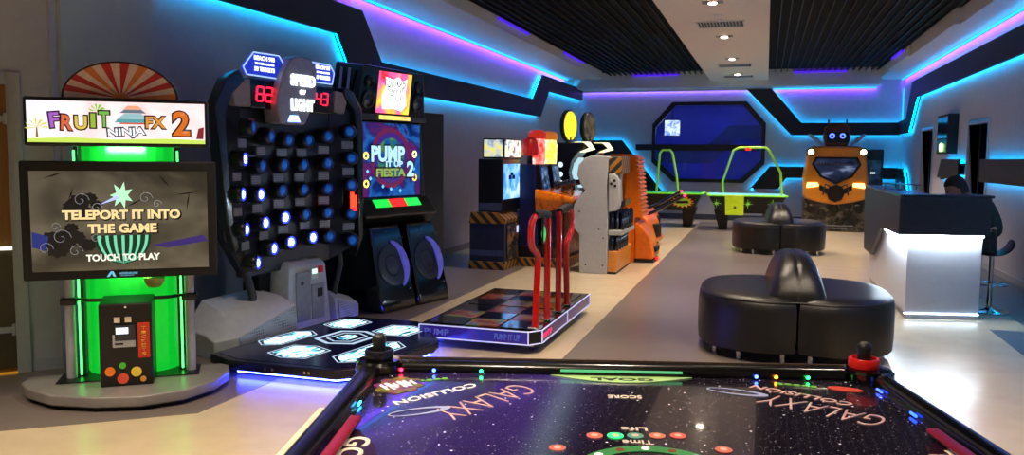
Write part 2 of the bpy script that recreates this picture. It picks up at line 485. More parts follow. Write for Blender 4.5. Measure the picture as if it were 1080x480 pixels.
t = thing('reflected_television', 'small bright television behind the upper left of the octagonal window, standing in for a reflection', 'television', (-2.55, YB + 1.2, 2.45), 0)  # screen built behind the pane in place of a reflection
M().box(-.24, .24, 0, .06, -.24, .24).build('casing', black, t, .01)
M().box(-.21, .21, -.006, 0, -.21, .21).build('screen', ramp_mat('tv_pic', [(.35, (.25, .45, .95)), (.55, (.85, .93, 1))], 9, 1.5), t)
mb = M().box(-.02, .02, .02, .06, .24, 1.25); mb.box(-.1, .1, -.02, .1, 1.22, 1.25); mb.build('ceiling_bracket', black, t)
for lx, en in ((-3.6, 14), (-1.0, 20)):
    ld = bpy.data.lights.new('blue_room_fill', 'AREA'); ld.energy = en * 1.5; ld.color = (.05, .1, 1); ld.size = 1.2  # added unseen lamps give the built room its blue light
    lo = bpy.data.objects.new('blue_room_fill', ld); COL.objects.link(lo); lo.location = (lx, YB + 1.6, 3.6)

# ------------------------------------------------------------------ right-wall doorways and what is in them
for k, (a, b, h) in enumerate((D1, D2)):
    fr = M(); w = .07
    fr.box(XR - .02, XR + .16, a - w, a, 0, h + w); fr.box(XR - .02, XR + .16, b, b + w, 0, h + w); fr.box(XR - .02, XR + .16, a, b, h, h + w)
    d = st(fr.build('door_%d' % (k + 2), lgrey, None, .005))
    M().box(XR + 1.3, XR + 1.36, a - .6, b + .8, 0, 3).build('back_panel', dgrey, d)
    M().box(XR + .15, XR + 1.3, a - .66, a - .6, 0, 3).build('side_panel', dgrey, d)
    M().box(XR + .15, XR + 1.3, b + .8, b + .86, 0, 3).build('side_panel', dgrey, d)
    M().box(XR + .15, XR + 1.36, a - .66, b + .86, 3, 3.06).build('top_panel', dgrey, d)
sh = thing('shelf_rack', 'dark shelf rack with glowing rows inside the farther doorway', 'shelf', (XR + .75, 19.0, 0), 60)
mb = M(); 
for z in (.3, .7, 1.05, 1.35, 1.65): mb.box(-.55, .55, -.12, .15, z, z + .02)
mb.box(-.58, -.55, -.12, .15, 0, 2.0); mb.box(.55, .58, -.12, .15, 0, 2.0)
mb.build('frame', black, sh)
mb = M()
for z in (.73, 1.08, 1.38, ): mb.box(-.5, .5, -.1, .0, z - .005, z + .12)
mb.build('goods', E('shelf_goods', (.35, .5, .75), .5), sh)
rg = thing('ring_lamp_machine', 'dark machine with a small blue ring light inside the nearer doorway', 'arcade machine', (XR + .75, 14.75, 0), 60)
M().box(-.35, .35, -.1, .3, 0, 1.95).build('cabinet', black, rg, .02)
mb = M(); mb.tube([(.05 * math.cos(q * PI / 8), -.11, 1.83 + .05 * math.sin(q * PI / 8)) for q in range(16)], .012, 8, True); mb.build('ring_light', E('ring_blue', (.2, .3, 1), 8), rg)
M().ball((0, -.1, .95), .2, 14, (1, .5, .8)).build('red_dome', mat('dim_red', (.5, .2, .12), .4), rg)

# wall mounted portrait box
t = thing('wall_display', 'black upright display box on the right wall with a small green-ringed lamp', 'display', (XR, 16.2, 1.7), -90)
M().box(-.48, .48, -.16, 0, .02, .72).build('casing', matte, t, .01)
M().box(-.42, .42, -.166, -.16, .30, .68).build('screen', gloss, t)
M().box(-.42, .42, -.166, -.16, .05, .28).build('picture_strip', ramp_mat('wd_pic', [(.4, (.03, .06, .08)), (.6, (.1, .3, .25))], 12, .5), t)
mb = M(); mb.tube([(.0 + .06 * math.cos(q * PI / 8), -.175, .14 + .06 * math.sin(q * PI / 8)) for q in range(16)], .016, 8, True); mb.build('ring_light', E('ring_green', (.75, 1, .5), 5), t)

# ------------------------------------------------------------------ ceiling strip: downlights and vents
dl_pos = [10.5, 13.43, 16.4, 19.4]
dll = ['square recessed downlight nearest the camera on the white ceiling strip', 'recessed downlight just beyond the nearest ceiling vent', 'recessed downlight midway along the white ceiling strip', 'farthest recessed downlight on the white ceiling strip']
for k, yy in enumerate(dl_pos):
    t = thing('downlight', dll[k], 'ceiling light', (-.71, yy, ZS - .03), 0, 'downlights along the white ceiling strip')
    mb = M(); mb.prism([(-.13, -.09), (.13, -.09), (.13, .09), (-.13, .09)], -.004, 0, 'z'); mb.build('plate', grey, t)
    M().lathe([(.075, -.012), (.075, -.003), (.06, -.003), (.06, -.012)], 20).build('ring', chrome, t)
    M().lathe([(.055, -.004), (.052, -.018), (.035, -.028), (1e-5, -.031)], 20).build('bulb', lamp_e, t)
for k, (yy, w, dd) in enumerate(((12.2, .34, .28), (17.6, .35, .3), (19.9, .35, .3))):
    t = thing('ceiling_vent', ['white slatted air vent on the ceiling strip nearest the camera', 'slatted air vent midway along the white ceiling strip', 'dark slatted air vent at the far end of the white ceiling strip'][k], 'vent', (-.70, yy, ZS - .03), 0, 'air vents in the white ceiling strip')
    mb = M(); mb.box(-w, w, -dd, -dd + .03, -.012, 0); mb.box(-w, w, dd - .03, dd, -.012, 0); mb.box(-w, -w + .03, -dd, dd, -.012, 0); mb.box(w - .03, w, -dd, dd, -.012, 0)
    mb.build('frame', white, t, .002)
    mb = M()
    for q in range(13): mb.box(-w + .05 + q * (2 * w - .1) / 13, -w + .07 + q * (2 * w - .1) / 13, -dd + .03, dd - .03, -.01, -.002)
    mb.build('slats', lgrey, t)
    M().box(-w + .02, w - .02, -dd + .02, dd - .02, -.0015, -.0005).build('opening', dgrey if k < 2 else matte, t)
for k, yy in enumerate((11.4, 11.75, 17.0)):
    mb = M(); mb.lathe([(.02, -.03), (.05 if k != 1 else .03, -.02), (.06 if k != 1 else .03, 0)], 16)
    o = mb.build('smoke_detector', white, None, smooth=True, loc=(-.7, yy, ZS - .03))
    tag(o, ['round white detector on the ceiling strip beside the nearest vent', 'tiny white sprinkler head on the ceiling strip just before the nearest vent', 'small white detector far along the ceiling strip'][k], 'detector')
t = thing('hanging_bar', 'long black bar hanging across the face of the octagonal window', 'bar', (-1.6, YB - .12, 1.9), 0)
M().box(-1.75, 1.4, -.08, .0, -.09, .07).build('bar', black, t, .01)
mb = M(); mb.box(-1.5, -1.46, -.02, .1, -.03, .03); mb.box(1.5 - .3, 1.24, -.02, .1, -.03, .03); mb.build('bracket', black, t)
# ================================================================== foreground air hockey table
HT = thing('air_hockey_table', 'big glossy black air hockey table with a starry purple playfield, nearest the camera', 'air hockey table', (-.488, 2.873, 0), 15)
W = .93; LEN = 2.35; ZP = .825; ZR = .85
def star_mat():
    m = bpy.data.materials.new('galaxy_playfield'); m.use_nodes = True
    nt = m.node_tree; b = nt.nodes['Principled BSDF']; N = nt.nodes.new; K = nt.links.new
    tc = N('ShaderNodeTexCoord')
    # nebula print with some reflections painted in: wide purple field left, pale teal streak
    mp = N('ShaderNodeMapping'); mp.inputs['Rotation'].default_value = (0, 0, R(-14)); mp.inputs['Scale'].default_value = (1, .35, 1)
    K(tc.outputs['Object'], mp.inputs['Vector'])
    nz = N('ShaderNodeTexNoise'); nz.inputs['Scale'].default_value = 2.4; nz.inputs['Detail'].default_value = 4; nz.inputs['Distortion'].default_value = .6
    K(mp.outputs['Vector'], nz.inputs['Vector'])
    sp = N('ShaderNodeSeparateXYZ'); K(tc.outputs['Object'], sp.inputs[0])
    def mth(op, a, b_=None, c=None):
        n = N('ShaderNodeMath'); n.operation = op
        for i, v in enumerate((a, b_, c)):
            if v is None: continue
            if isinstance(v, (int, float)): n.inputs[i].default_value = v
            else: K(v, n.inputs[i])
        return n.outputs[0]
    def bump(xc, k, wd):   # soft band around the slanting line x = xc + k*y
        d = mth('SUBTRACT', sp.outputs['X'], mth('MULTIPLY_ADD', sp.outputs['Y'], k, xc))
        return mth('POWER', 2.718, mth('MULTIPLY', mth('MULTIPLY', d, d), -1 / (wd * wd)))
    noise = mth('MULTIPLY_ADD', nz.outputs['Fac'], 1.6, -.25)
    pur = mth('MULTIPLY', mth('ADD', bump(-.22, .25, .17), mth('MULTIPLY', bump(-.62, .0, .12), .5)), noise)
    pur = mth('ADD', pur, mth('MULTIPLY', mth('MULTIPLY', bump(-.05, .95, .07), mth('LESS_THAN', sp.outputs['X'], -.3)), .5))
    tea = mth('MULTIPLY', bump(-.17, .13, .05), mth('MULTIPLY_ADD', nz.outputs['Fac'], 1.1, -.1))
    def scl(col, f):
        n = N('ShaderNodeVectorMath'); n.operation = 'SCALE'; n.inputs[0].default_value = col; K(f, n.inputs['Scale']); return n.outputs[0]
    def vadd(a, c):
        n = N('ShaderNodeVectorMath'); n.operation = 'ADD'
        K(a, n.inputs[0])
        if isinstance(c, tuple): n.inputs[1].default_value = c
        else: K(c, n.inputs[1])
        return n.outputs[0]
    col = vadd(vadd(scl((.04, .018, .19), pur), scl((.08, .14, .16), tea)), (.010, .007, .014))
    # stars
    def stars(scale, thr, gain):
        vo = N('ShaderNodeTexVoronoi'); vo.feature = 'F1'; vo.inputs['Scale'].default_value = scale
        K(tc.outputs['Object'], vo.inputs['Vector'])
        s = mth('LESS_THAN', vo.outputs['Distance'], thr)
        sc = N('ShaderNodeSeparateColor'); K(vo.outputs['Color'], sc.inputs[0])
        return mth('MULTIPLY', mth('MULTIPLY', s, mth('GREATER_THAN', sc.outputs[0], .45)), gain)
    st_ = mth('ADD', mth('ADD', stars(110, .14, .4), stars(60, .12, .7)), stars(24, .09, 1.3))
    col = vadd(col, scl((.9, .85, .95), st_))
    K(col, b.inputs['Base Color'])
    b.inputs['Roughness'].default_value = .16
    b.inputs['Coat Weight'].default_value = .6; b.inputs['Coat Roughness'].default_value = .03
    K(col, b.inputs['Emission Color']); b.inputs['Emission Strength'].default_value = .12
    return m
M().box(-W + .07, W - .07, -LEN + .05, -.03, ZP - .05, ZP).build('playfield', star_mat(), HT)
M().box(-W + .04, W - .04, -LEN + .05, -.04, .45, ZP - .052).build('cabinet_body', gloss, HT, .02)
leg = M()
for sx in (-1, 1):
    for yy in (-.45, -LEN + .45):
        lg = M(); lg.loft([[(sx * .55 - .16, yy - .16, 0), (sx * .55 + .16, yy - .16, 0), (sx * .55 + .16, yy + .16, 0), (sx * .55 - .16, yy + .16, 0)], [(sx * .6 - .2, yy - .22, .45), (sx * .6 + .2, yy - .22, .45), (sx * .6 + .2, yy + .22, .45), (sx * .6 - .2, yy + .22, .45)]])
        lg.build('leg', matte, HT, .02)
rail_m = mat('rail_black', (.035, .033, .035), .2, vary=.15)
def rail(p, q, name='rail', h=.075):
    p = Vector(p); q = Vector(q); d = (q - p).normalized(); n = Vector((-d.y, d.x, 0))
    prof = [(-.038, .45 - ZR), (-.04, -.03), (-.036, .0), (-.018, .012), (.018, .012), (.034, 0), (.038, -.015), (.034, -.03), (.0, -.05)]
    secs = [[tuple(c + n * -a + Vector((0, 0, ZR + b))) for a, b in prof] for c in (p, q)]
    return M().loft(secs).build(name, rail_m, HT, .006, 2)
e = .038
rail((-W + e, -.02, 0), (-W + e, -LEN, 0)); rail((W - e, -LEN, 0), (W - e, -.02, 0)); rail((-W + .02, -e, 0), (W - .02, -e, 0)); rail((W - .02, -LEN + e, 0), (-W + .02, -LEN + e, 0))
# pale edge strip outside the left rail and aluminium ledges along the rails
M().box(-W - .022, -W - .001, -LEN + .1, -.55, .60, .842).build('side_apron', mat('cream_apron', (.82, .78, .66), .4), HT, .004)
M().box(-W + .1, W - .1, -.012, -.004, ZR + .004, ZR + .016).build('rail_trim', mat('rail_brass', (.55, .47, .40), .25, metal=.8), HT)
for sx in (-1, 1):
    M().lathe([(.085, .5), (.085, ZR + .008), (.075, ZR + .018), (.03, ZR + .02), (1e-5, ZR + .02)], 28, c=(sx * (W - .06), -.06, 0)).build('corner_cap', gloss, HT, smooth=True)
PF = ZP + .0012
# goal plate, far side
cream = mat('print_cream', (.93, .84, .74), .4, em=.18, emcol=(.93, .84, .74))
pale_green = mat('goal_green', (.66, .80, .50), .4, em=.12, emcol=(.66, .8, .5))
gp = M().prism([(-.25, -.082)] + [(-.25 + .5 * i / 16, -.082 - .08 * math.sin(PI * i / 16)) for i in range(1, 16)] + [(.25, -.082)], PF, PF + .002, 'z').build('goal_plate', pale_green, HT)
text('GOAL', .22, .034, mat('print_black', (.03, .03, .04), .5), HT, (0, -.125, PF + .002), (0, 0, PI), bold=.03, depth=.0008)
M().box(-.20, .20, -.085, -.070, PF + .002, ZP + .016).build('goal_slot', matte, HT, .003)
M().box(-.215, .215, -.088, -.078, ZP + .016, ZP + .023).build('goal_light_bar', E('goal_bar', (.35, .8, .5), .7), HT)
text('SCORE', .11, .032, cream, HT, (-.01, -.325, PF), (0, 0, PI), bold=.03, depth=.0008)
text('Life', .075, .032, cream, HT, (-.013, -.637, PF), (0, 0, PI), bold=.02, depth=.0008)
text('Time', .085, .032, cream, HT, (-.014, -.745, PF), (0, 0, PI), bold=.02, depth=.0008)
ring_cols = [(.85, .42, .35), (.2, .95, .5), (.35, .6, .5), (.8, .45, .35), (.85, .38, .33)]
for i, (cx, cy) in enumerate([(-.130, -.700), (-.072, -.697), (-.016, -.694), (.045, -.69), (.104, -.686), (.208, -.788), (-.235, -.803)]):
    c = ring_cols[i] if i < 5 else (.8, .42, .36)
    m = G('life_%d' % i, c, .4, em=.9 if i == 1 else .22, emcol=c)
    o = M().lathe([(.023, 0), (.023, .0015)], 24).build('indicator_dot', m, HT, loc=(cx, cy, PF))
    M().lathe([(.010, 0), (.010, .001)], 18).build('bulb', G('life_core', (.9, .7, .6), .3, em=.3, emcol=(.9, .7, .6)), o, loc=(0, 0, .0016))
ro = disc(.20, 48, (0, -.975)); ri = disc(.16, 48, (0, -.975))
rg_ = M()
for i in range(48):
    j = (i + 1) % 48
    rg_.prism([ro[i], ro[j], ri[j], ri[i]], PF, PF + .0015, 'z')
rg_.build('center_ring', mat('ring_green_print', (.25, .55, .3), .35, em=.12, emcol=(.3, .6, .35)), HT)
for i in range(16):
    a = 2 * PI * i / 16
    M().lathe([(.011, 0), (.011, .001)], 14).build('ring_bulb', [E('rb_w', (1, .95, .9), 1.2), E('rb_r', (.8, .3, .2), .4)][i % 2], HT, loc=(.18 * math.cos(a), -.975 + .18 * math.sin(a), PF + .0016))
# two slanted titles, upside down towards the far end
ct = mat('print_title', (.84, .66, .62), .35, em=.08, emcol=(.9, .72, .7))
cw = mat('print_white', (.96, .92, .95), .35, em=.12, emcol=(.96, .92, .95))
def title(c1, c2, pl, ang, k, kk=1.0):
    text('GALAXY', .42 * k, .115, ct, HT, (*c1, PF), (0, 0, ang), bold=-.014, depth=.0008, shear=.15)
    text('COLLISION', .33 * kk, .042, cw if ang > PI else ct, HT, (*c2, PF), (0, 0, ang + (-R(8) if ang > PI else R(2))), bold=.025, depth=.0008, shear=.15)
title((-.455, -.40), (-.625, -.335), 0, PI + R(52), .97)
title((.585, -.415), (.57, -.262), 0, PI + R(-37), .88)
for (cx, cy, ang) in ((-.65, -.52, R(28)), (.37, -.245, R(-22))):
    rr = M()
    n = 40
    for i in range(n):
        a, b = 2 * PI * i / n, 2 * PI * (i + 1) / n
        wa, wb = .018 * (1 + .7 * math.cos(a)), .018 * (1 + .7 * math.cos(b))
        rr.prism([(.10 * math.cos(a), .032 * math.sin(a)), (.10 * math.cos(b), .032 * math.sin(b)), ((.10 - wb) * math.cos(b), (.032 - wb * .6) * math.sin(b)), ((.10 - wa) * math.cos(a), (.032 - wa * .6) * math.sin(a))], 0, .0012, 'z')
    rr.build('planet_ring', G('planet_print', (.6, .62, .75), .35, em=.15, emcol=(.6, .62, .75)), HT, loc=(cx, cy, PF), rot=(0, 0, ang))
# pump style badge: bright blot with white jagged lettering
blot = ramp_mat('blot', [(.25, (.15, .5, .2)), (.4, (.8, .75, .2)), (.55, (.85, .25, .5)), (.7, (.2, .3, .8))], 22, .35, .3)
pts = [(.085 * (1 + .22 * math.sin(5 * a) * math.cos(3 * a)) * math.cos(a), .085 * (1 + .22 * math.sin(5 * a) * math.cos(3 * a)) * math.sin(a)) for a in [2 * PI * i / 40 for i in range(40)]]
bo = M().prism(pts, 0, .0012, 'z').build('round_badge', blot, HT, loc=(-.765, -.245, PF), rot=(0, 0, R(38)))
mb = M()
for i in range(6):
    x0 = -.062 + i * .022; h_ = .036 + .010 * math.sin(i * 2.3)
    mb.prism([(x0, -h_ + .004), (x0 + .009, -h_), (x0 + .014, h_), (x0 + .003, h_ - .006)], .0014, .0026, 'z')
    if i < 5: mb.prism([(x0 + .010, h_ * .9), (x0 + .016, h_), (x0 + .024, -h_ * .7), (x0 + .017, -h_ * .8)] if i % 2 else [(x0 + .010, .006), (x0 + .018, .010), (x0 + .018, -.004), (x0 + .010, -.006)], .0014, .0026, 'z')
mb.build('graffiti_stroke', cw, bo)
lime_p = G('print_lime', (.45, .7, .3), .4, em=.12, emcol=(.45, .7, .3))
for (cx, cy, an) in ((-.665, -.175, 22), (.60, -.150, -14)):
    mb = M()
    for i in range(5): mb.box(-.07 + i * .028, -.052 + i * .028, -.010 + .004 * (i % 2), .012, 0, .0012)
    mb.box(-.07, .06, -.003, .002, 0, .0012)
    mb.build('lime_print', lime_p, HT, loc=(cx, cy, PF), rot=(0, 0, R(an)))
M().prism(disc(.04, 16, (0, 0), 1.4, .7), 0, .0012, 'z').build('small_badge', G('print_rust', (.75, .22, .15), .4, em=.1, emcol=(.8, .25, .15)), HT, loc=(.745, -.185, PF), rot=(0, 0, R(-20)))
# coloured rail lights
for i, (xx, yy, c) in enumerate([(-.785, -.092, (1, .1, .2)), (-.667, -.092, (.2, .35, 1)), (-.498, -.092, (.1, 1, .45)), (.473, -.092, (.2, .35, 1)), (.542, -.092, (1, .55, .1)), (.652, -.092, (.1, 1, .35)),
                                 (W - .085, -.22, (.2, .3, 1)), (W - .085, -.47, (.15, .3, 1)), (-W + .085, -.48, (.2, .7, 1))]):
    m = E('rl_%d' % i, c, 14 if abs(xx) < .82 else 5)
    mb = M()
    if abs(xx) < .82: mb.ball((xx, yy + .004, ZP + .012), .006, 8)
    else: mb.box(xx - .003, xx + .003, yy - .02, yy + .02, ZP + .006, ZP + .012)
    mb.build('rail_light', m, HT)
# side goals: red bars with GO lettering plates
for sx in (-1, 1):
    M().box(sx * (W - .115) - .018, sx * (W - .115) + .018, -1.15, -.65, ZP + .012, ZP + .03).build('side_goal_bar', G('goal_red', (.50, .07, .13), .3), HT, .008)
    M().prism([(sx * (W - .095) , -.66)] + [(sx * (W - .095 - .13 * math.sin(PI * i / 12)), -.66 - .5 * i / 12) for i in range(1, 12)] + [(sx * (W - .095), -1.16)], PF, PF + .002, 'z').build('side_goal_plate', G('plum_plate', (.16, .06, .12), .3), HT)
    text('GOAL', .30, .07, cream, HT, (sx * (W - .155), -.91, PF + .0021), (0, 0, sx * PI / 2), bold=.02, depth=.0008)

# ------------------------------------------------------------------ mallets resting on the rail corners
def mallet(loc, m, label):
    t = thing('air_hockey_mallet', label, 'mallet', loc, 0)
    M().lathe([(.050, 0), (.052, .006), (.052, .028), (.048, .034), (.042, .034), (.038, .018), (.024, .016)], 32).build('rim', m, t, smooth=True)
    M().lathe([(.024, .012), (.023, .05), (.026, .066), (.024, .080), (.014, .089), (1e-5, .092)], 24).build('knob', mat('knob_black', (.07, .07, .075), .5), t, smooth=True)
hr = Matrix.Translation((-.488, 2.873, 0)) @ Matrix.Rotation(R(15), 4, 'Z')
p = hr @ Vector((-W + .06, -.06, ZR + .021)); mallet(p, mat('dark_mallet', (.08, .08, .13), .3), 'dark blue-black hockey mallet on the left corner of the near table rail')
p = hr @ Vector((W - .075, -.055, ZR + .021)); mallet(p, redp, 'bright red hockey mallet with a black knob on the right corner of the near table')

# ================================================================== touch-screen game on the left
FN = thing('touchscreen_game_cabinet', 'tall green-lit touch screen arcade game with a fruit marquee, beside the left door', 'arcade machine', (-4.15, 4.4, 0), 36)
basep = [(-.60, .06), (-.62, -.10), (-.55, -.25), (-.38, -.45), (-.12, -.58), (.15, -.63), (.40, -.56), (.58, -.38), (.665, -.16), (.66, .03), (.60, .08)]
pm = mat('plinth_marble', (.50, .48, .47), .35, vary=.12, scale=6)
M().prism(basep, .03, .10, 'z').build('plinth', pm, FN, .012)
M().prism([(p[0] * .93, p[1] * .93) for p in basep], 0, .03, 'z').build('plinth_foot', matte, FN)
green_e = mat('green_light_panel', (.06, .5, .12), .35, em=.45, emcol=(.05, .9, .22), vary=.35, scale=5)
# curved luminous column
arc = [(.30 * math.cos(a), .10 - .20 * math.sin(a)) for a in [PI * i / 14 for i in range(15)]]
M().prism([(-.30 + .045, .12)] + [(p[0] * .96 + .045, p[1]) for p in arc[::-1]] + [(.30 + .045, .12)], .104, 1.95, 'z').build('light_column', green_e, FN)
mb = M()
mb.box(-.275, -.245, -.05, .03, .104, 1.66); mb.box(.335, .365, -.05, .03, .104, 1.66)
mb.box(-.25, .34, .121, .16, .104, 1.98)
mb.build('column_frame', black, FN, .004)
for xx in (-.27, .36):
    M().box(xx - .006, xx + .006, -.062, -.052, .12, 1.62).build('edge_light', E('green_edge', (.25, 1, .35), 4), FN)
for xx in (-.325, .415):
    M().cyl((xx, -.07, .104), (xx, -.07, .80), .032, 18).build('side_post', lgrey, FN, smooth=True)
    M().box(xx - .05, xx + .05, -.12, -.02, .60, .65).build('post_clamp', black, FN, .012)
mb = M(); mb.tube([(-.30, -.05, .635), (-.2, -.14, .635), (.045, -.17, .635), (.29, -.14, .635), (.39, -.05, .635)], .012, 8); mb.build('cross_band', black, FN)
M().box(-.40, .47, -.20, .06, .104, .108).build('column_foot_plate', black, FN)
# coin box
cb = M().prism([(-.36, .10), (-.34, .635), (-.12, .66), (-.12, .10)], -.115, .20, 'x').build('coin_box', black, FN, .01)
def on(name, x0, x1, z0, z1, m, par=None, y=-.352, d=.006, tilt=0.033, bev=0.0):
    mb = M()
    mb.box(x0, x1, y - d, y, z0, z1)
    o = mb.build(name, m, par or FN, bev)
    return o
cbf = -.3615
on('bezel', -.02, .10, .40, .50, dgrey, cb, cbf + .004, .01)
on('card_screen', -.012, .06, .445, .485, E('card_screen', (.92, .95, 1), 1.2), cb, cbf - .006, .004)
on('card_plate', -.035, .10, .355, .44, lgrey, cb, cbf + .006, .01, bev=.004)
on('card_slot', -.02, .03, .375, .385, matte, cb, cbf - .004, .003)
for xx in (-.005, .06):
    on('coin_slot', xx - .02, xx + .02, .515, .555, chrome, cb, cbf + .012, .012, bev=.003)
on('ticket_strip', .115, .185, .28, .51, G('ticket_red', (.72, .16, .10), .5, em=.15, emcol=(.8, .2, .1)), cb, cbf + .010, .012, bev=.003)
for i, ch in enumerate('TICKETS'):
    text(ch, .026, .022, yellow, cb, (.15, cbf - .003, .475 - i * .028))
M().lathe([(.008, 0), (.008, .008)], 12).build('lock', chrome, cb, loc=(.045, -.340, .615), rot=(PI / 2, 0, 0))
# small fruit stickers (generic)
for (xx, zz, r_, c) in ((-.055, .20, .03, (.9, .45, .1)), (.02, .15, .034, (.85, .3, .2)), (.10, .19, .032, (.9, .75, .25)), (.02, .235, .02, (.3, .7, .2)), (.14, .14, .018, (.8, .55, .2))):
    M().prism([(xx + r_ * math.cos(a), zz + r_ * math.sin(a)) for a in [2 * PI * i / 18 for i in range(18)]], cbf - .003, cbf + .03).build('fruit_sticker', G('fruit_%d' % int(r_ * 1000), c, .5, em=.12, emcol=c), cb)
# display
tv = M().box(-.555, .605, -.215, -.13, .785, 1.55).build('display', matte, FN, .012)
M().box(-.30, .35, -.13, -.02, .95, 1.4).build('mount', black, FN)
PS = -.217
scr = M().box(-.50, .55, PS - .002, PS, .842, 1.487).build('screen', ramp_mat('fn_bg', [(.2, (.10, .08, .09)), (.42, (.30, .27, .21)), (.6, (.52, .47, .38)), (.8, (.62, .57, .48))], 1.8, .42, .15, .4, stretch=(1, 1, 1.6)), tv)
def shape(name, pts, m, par, y, d=.0012):
    return M().prism(pts, y - d, y).build(name, m, par)
ink = G('ink_wave', (.10, .11, .12), .4, em=.05, emcol=(.2, .2, .22))
def blob(cx, cz, r_, k, ph=0, n=44, wob=.22):
    return [(cx + r_ * (1 + wob * math.sin(k * a + ph) + .08 * math.sin(2.7 * k * a)) * math.cos(a), cz + r_ * .9 * (1 + wob * math.sin(k * a + ph) + .08 * math.sin(2.7 * k * a)) * math.sin(a)) for a in [2 * PI * i / n for i in range(n)]]
random.seed(3)
def cloud(cx, cz, pts, nm='ink_cloud'):
    for i, (dx, dz, r_) in enumerate(pts):
        shape(nm, [(cx + dx + r_ * (1 + .10 * math.sin(9 * a + i)) * math.cos(a), cz + dz + r_ * .8 * (1 + .10 * math.sin(9 * a + i)) * math.sin(a)) for a in [2 * PI * k / 40 for k in range(40)]], ink, scr, PS - .0022 - i * .00012, .0008)
cloud(-.22, 1.29, [(0, 0, .06), (.06, .02, .045), (-.05, -.03, .045), (.10, -.02, .035), (.02, -.06, .05)])
cloud(-.32, 1.04, [(0, 0, .08), (.08, .02, .05), (-.07, .01, .06), (.05, .08, .04), (-.03, -.05, .07), (.14, -.03, .05)])
foam = G('foam_grey', (.62, .66, .72), .4, em=.22, emcol=(.6, .65, .72))
for (cx, cz, r_) in ((-.21, 1.30, .05), (-.33, 1.06, .06), (-.42, .99, .045), (-.12, 1.25, .035), (-.25, .97, .045), (-.13, 1.05, .035), (.17, 1.31, .045), (-.36, 1.13, .03), (.24, 1.27, .03)):
    mb = M(); mb.tube([(cx + r_ * (1 - q / 16) * math.cos(q * .55), PS - .0055, cz + r_ * (1 - q / 16) * math.sin(q * .55)) for q in range(15)], .0022, 5); mb.build('foam_swirl', foam, scr)
for (x0, z0, x1, z1) in ((.25, 1.47, .32, 1.38), (.34, 1.33, .50, 1.35), (.44, 1.36, .42, 1.22), (.05, 1.25, .16, 1.31), (-.42, 1.44, -.30, 1.49 - .01), (-.28, 1.30, -.25, 1.38)):
    dx, dz = x1 - x0, z1 - z0; L_ = math.hypot(dx, dz); nx, nz_ = -dz / L_ * .005, dx / L_ * .005
    shape('slash_mark', [(x0, z0), ((x0 + x1) / 2 + nx, (z0 + z1) / 2 + nz_), (x1, z1), ((x0 + x1) / 2 - nx, (z0 + z1) / 2 - nz_)], G('slash_ink', (.02, .02, .02), .5), scr, PS - .0035)
shape('violet_streak', [(.2, 1.0), (.52, 1.06), (.545, 1.02), (.3, .98)], E('violet_streak', (.25, .18, .5), .5), scr, PS - .003)
shape('violet_streak', [(-.495, 1.10), (-.40, 1.07), (-.42, .98), (-.495, 1.0)], E('blue_streak', (.16, .22, .55), .5), scr, PS - .003)
# half watermelon
wm = [(.03 + .17 * math.cos(a), 1.07 + .19 * math.sin(a)) for a in [PI + PI * i / 24 for i in range(25)]]
melon = shape('melon_half', wm, G('melon_skin', (.04, .22, .14), .4, em=.3, emcol=(.03, .24, .15)), scr, PS - .0045)
mint = E('melon_mint', (.50, .92, .74), .65)
for k in range(-3, 4):
    u = k / 3.5
    f = lambda s, o: (.03 + .168 * (u + o) * math.cos(s), 1.068 - .186 * math.sin(s) * math.sqrt(max(0, 1 - (u * .9) ** 2)) if False else 1.068 - .186 * s / (PI / 2))
    pts = []
    for i in range(11):
        s = i / 10
        z = 1.068 - .184 * s
        hw = .166 * math.sqrt(max(0, 1 - s * s))
        pts.append((.03 + hw * (u - .055), z))
    for i in range(10, -1, -1):
        s = i / 10
        z = 1.068 - .184 * s
        hw = .166 * math.sqrt(max(0, 1 - s * s))
        pts.append((.03 + hw * (u + .055), z))
    pts = pts[:11] + pts[12:]
    shape('melon_stripe', pts, mint, scr, PS - .006)
shape('fruit_burst', [(.03 + (.07 if i % 2 else .035) * math.cos(a), 1.33 + (.09 if i % 2 else .04) * math.sin(a)) for i, a in enumerate([2 * PI * j / 14 for j in range(14)])], E('burst_mint', (.7, .95, .75), .9), scr, PS - .004)
shape('blade_glint', [(-.10, 1.27), (.0, 1.33), (.02, 1.31)], E('glint', (.65, .7, 1), 1.1), scr, PS - .0045)
tshadow = G('title_shadow', (.10, .03, .02), .5)
tcream = E('title_cream', (1, .88, .62), .75)
for (s, w, h, zz) in (('TELEPORT IT INTO', .70, .062, 1.205), ('THE GAME', .41, .062, 1.115)):
    text(s, w + .012, h + .012, tshadow, scr, (.035, PS - .0065, zz - .004), bold=.06, depth=.0008)
    text(s, w, h, tcream, scr, (.03, PS - .0078, zz), bold=.045, depth=.001)
text('TOUCH TO PLAY', .44, .045, E('title_white', (.95, .93, .85), .95), scr, (.03, PS - .0078, .925), bold=.035, depth=.001)
shape('logo_mark', [(-.075, .797), (-.05, .833), (-.035, .833), (-.02, .797), (-.035, .797), (-.045, .82), (-.058, .797)], E('logo_blue', (.45, .75, .85), .8), tv, PS)
text('ADRENALINE', .11, .014, MT['logo_blue'], tv, (.055, PS, .818), bold=.01, depth=.001)
text('AMUSEMENTS', .08, .007, MT['logo_blue'], tv, (.045, PS, .803), bold=.0, depth=.001)
# sensor bowl under the display
M().lathe([(1e-5, -.07), (.04, -.06), (.062, -.03), (.066, 0), (1e-5, 0)], 22).build('sensor_bowl', mat('bowl_olive', (.55, .55, .2), .35), FN, smooth=True, loc=(.205, -.17, .775))
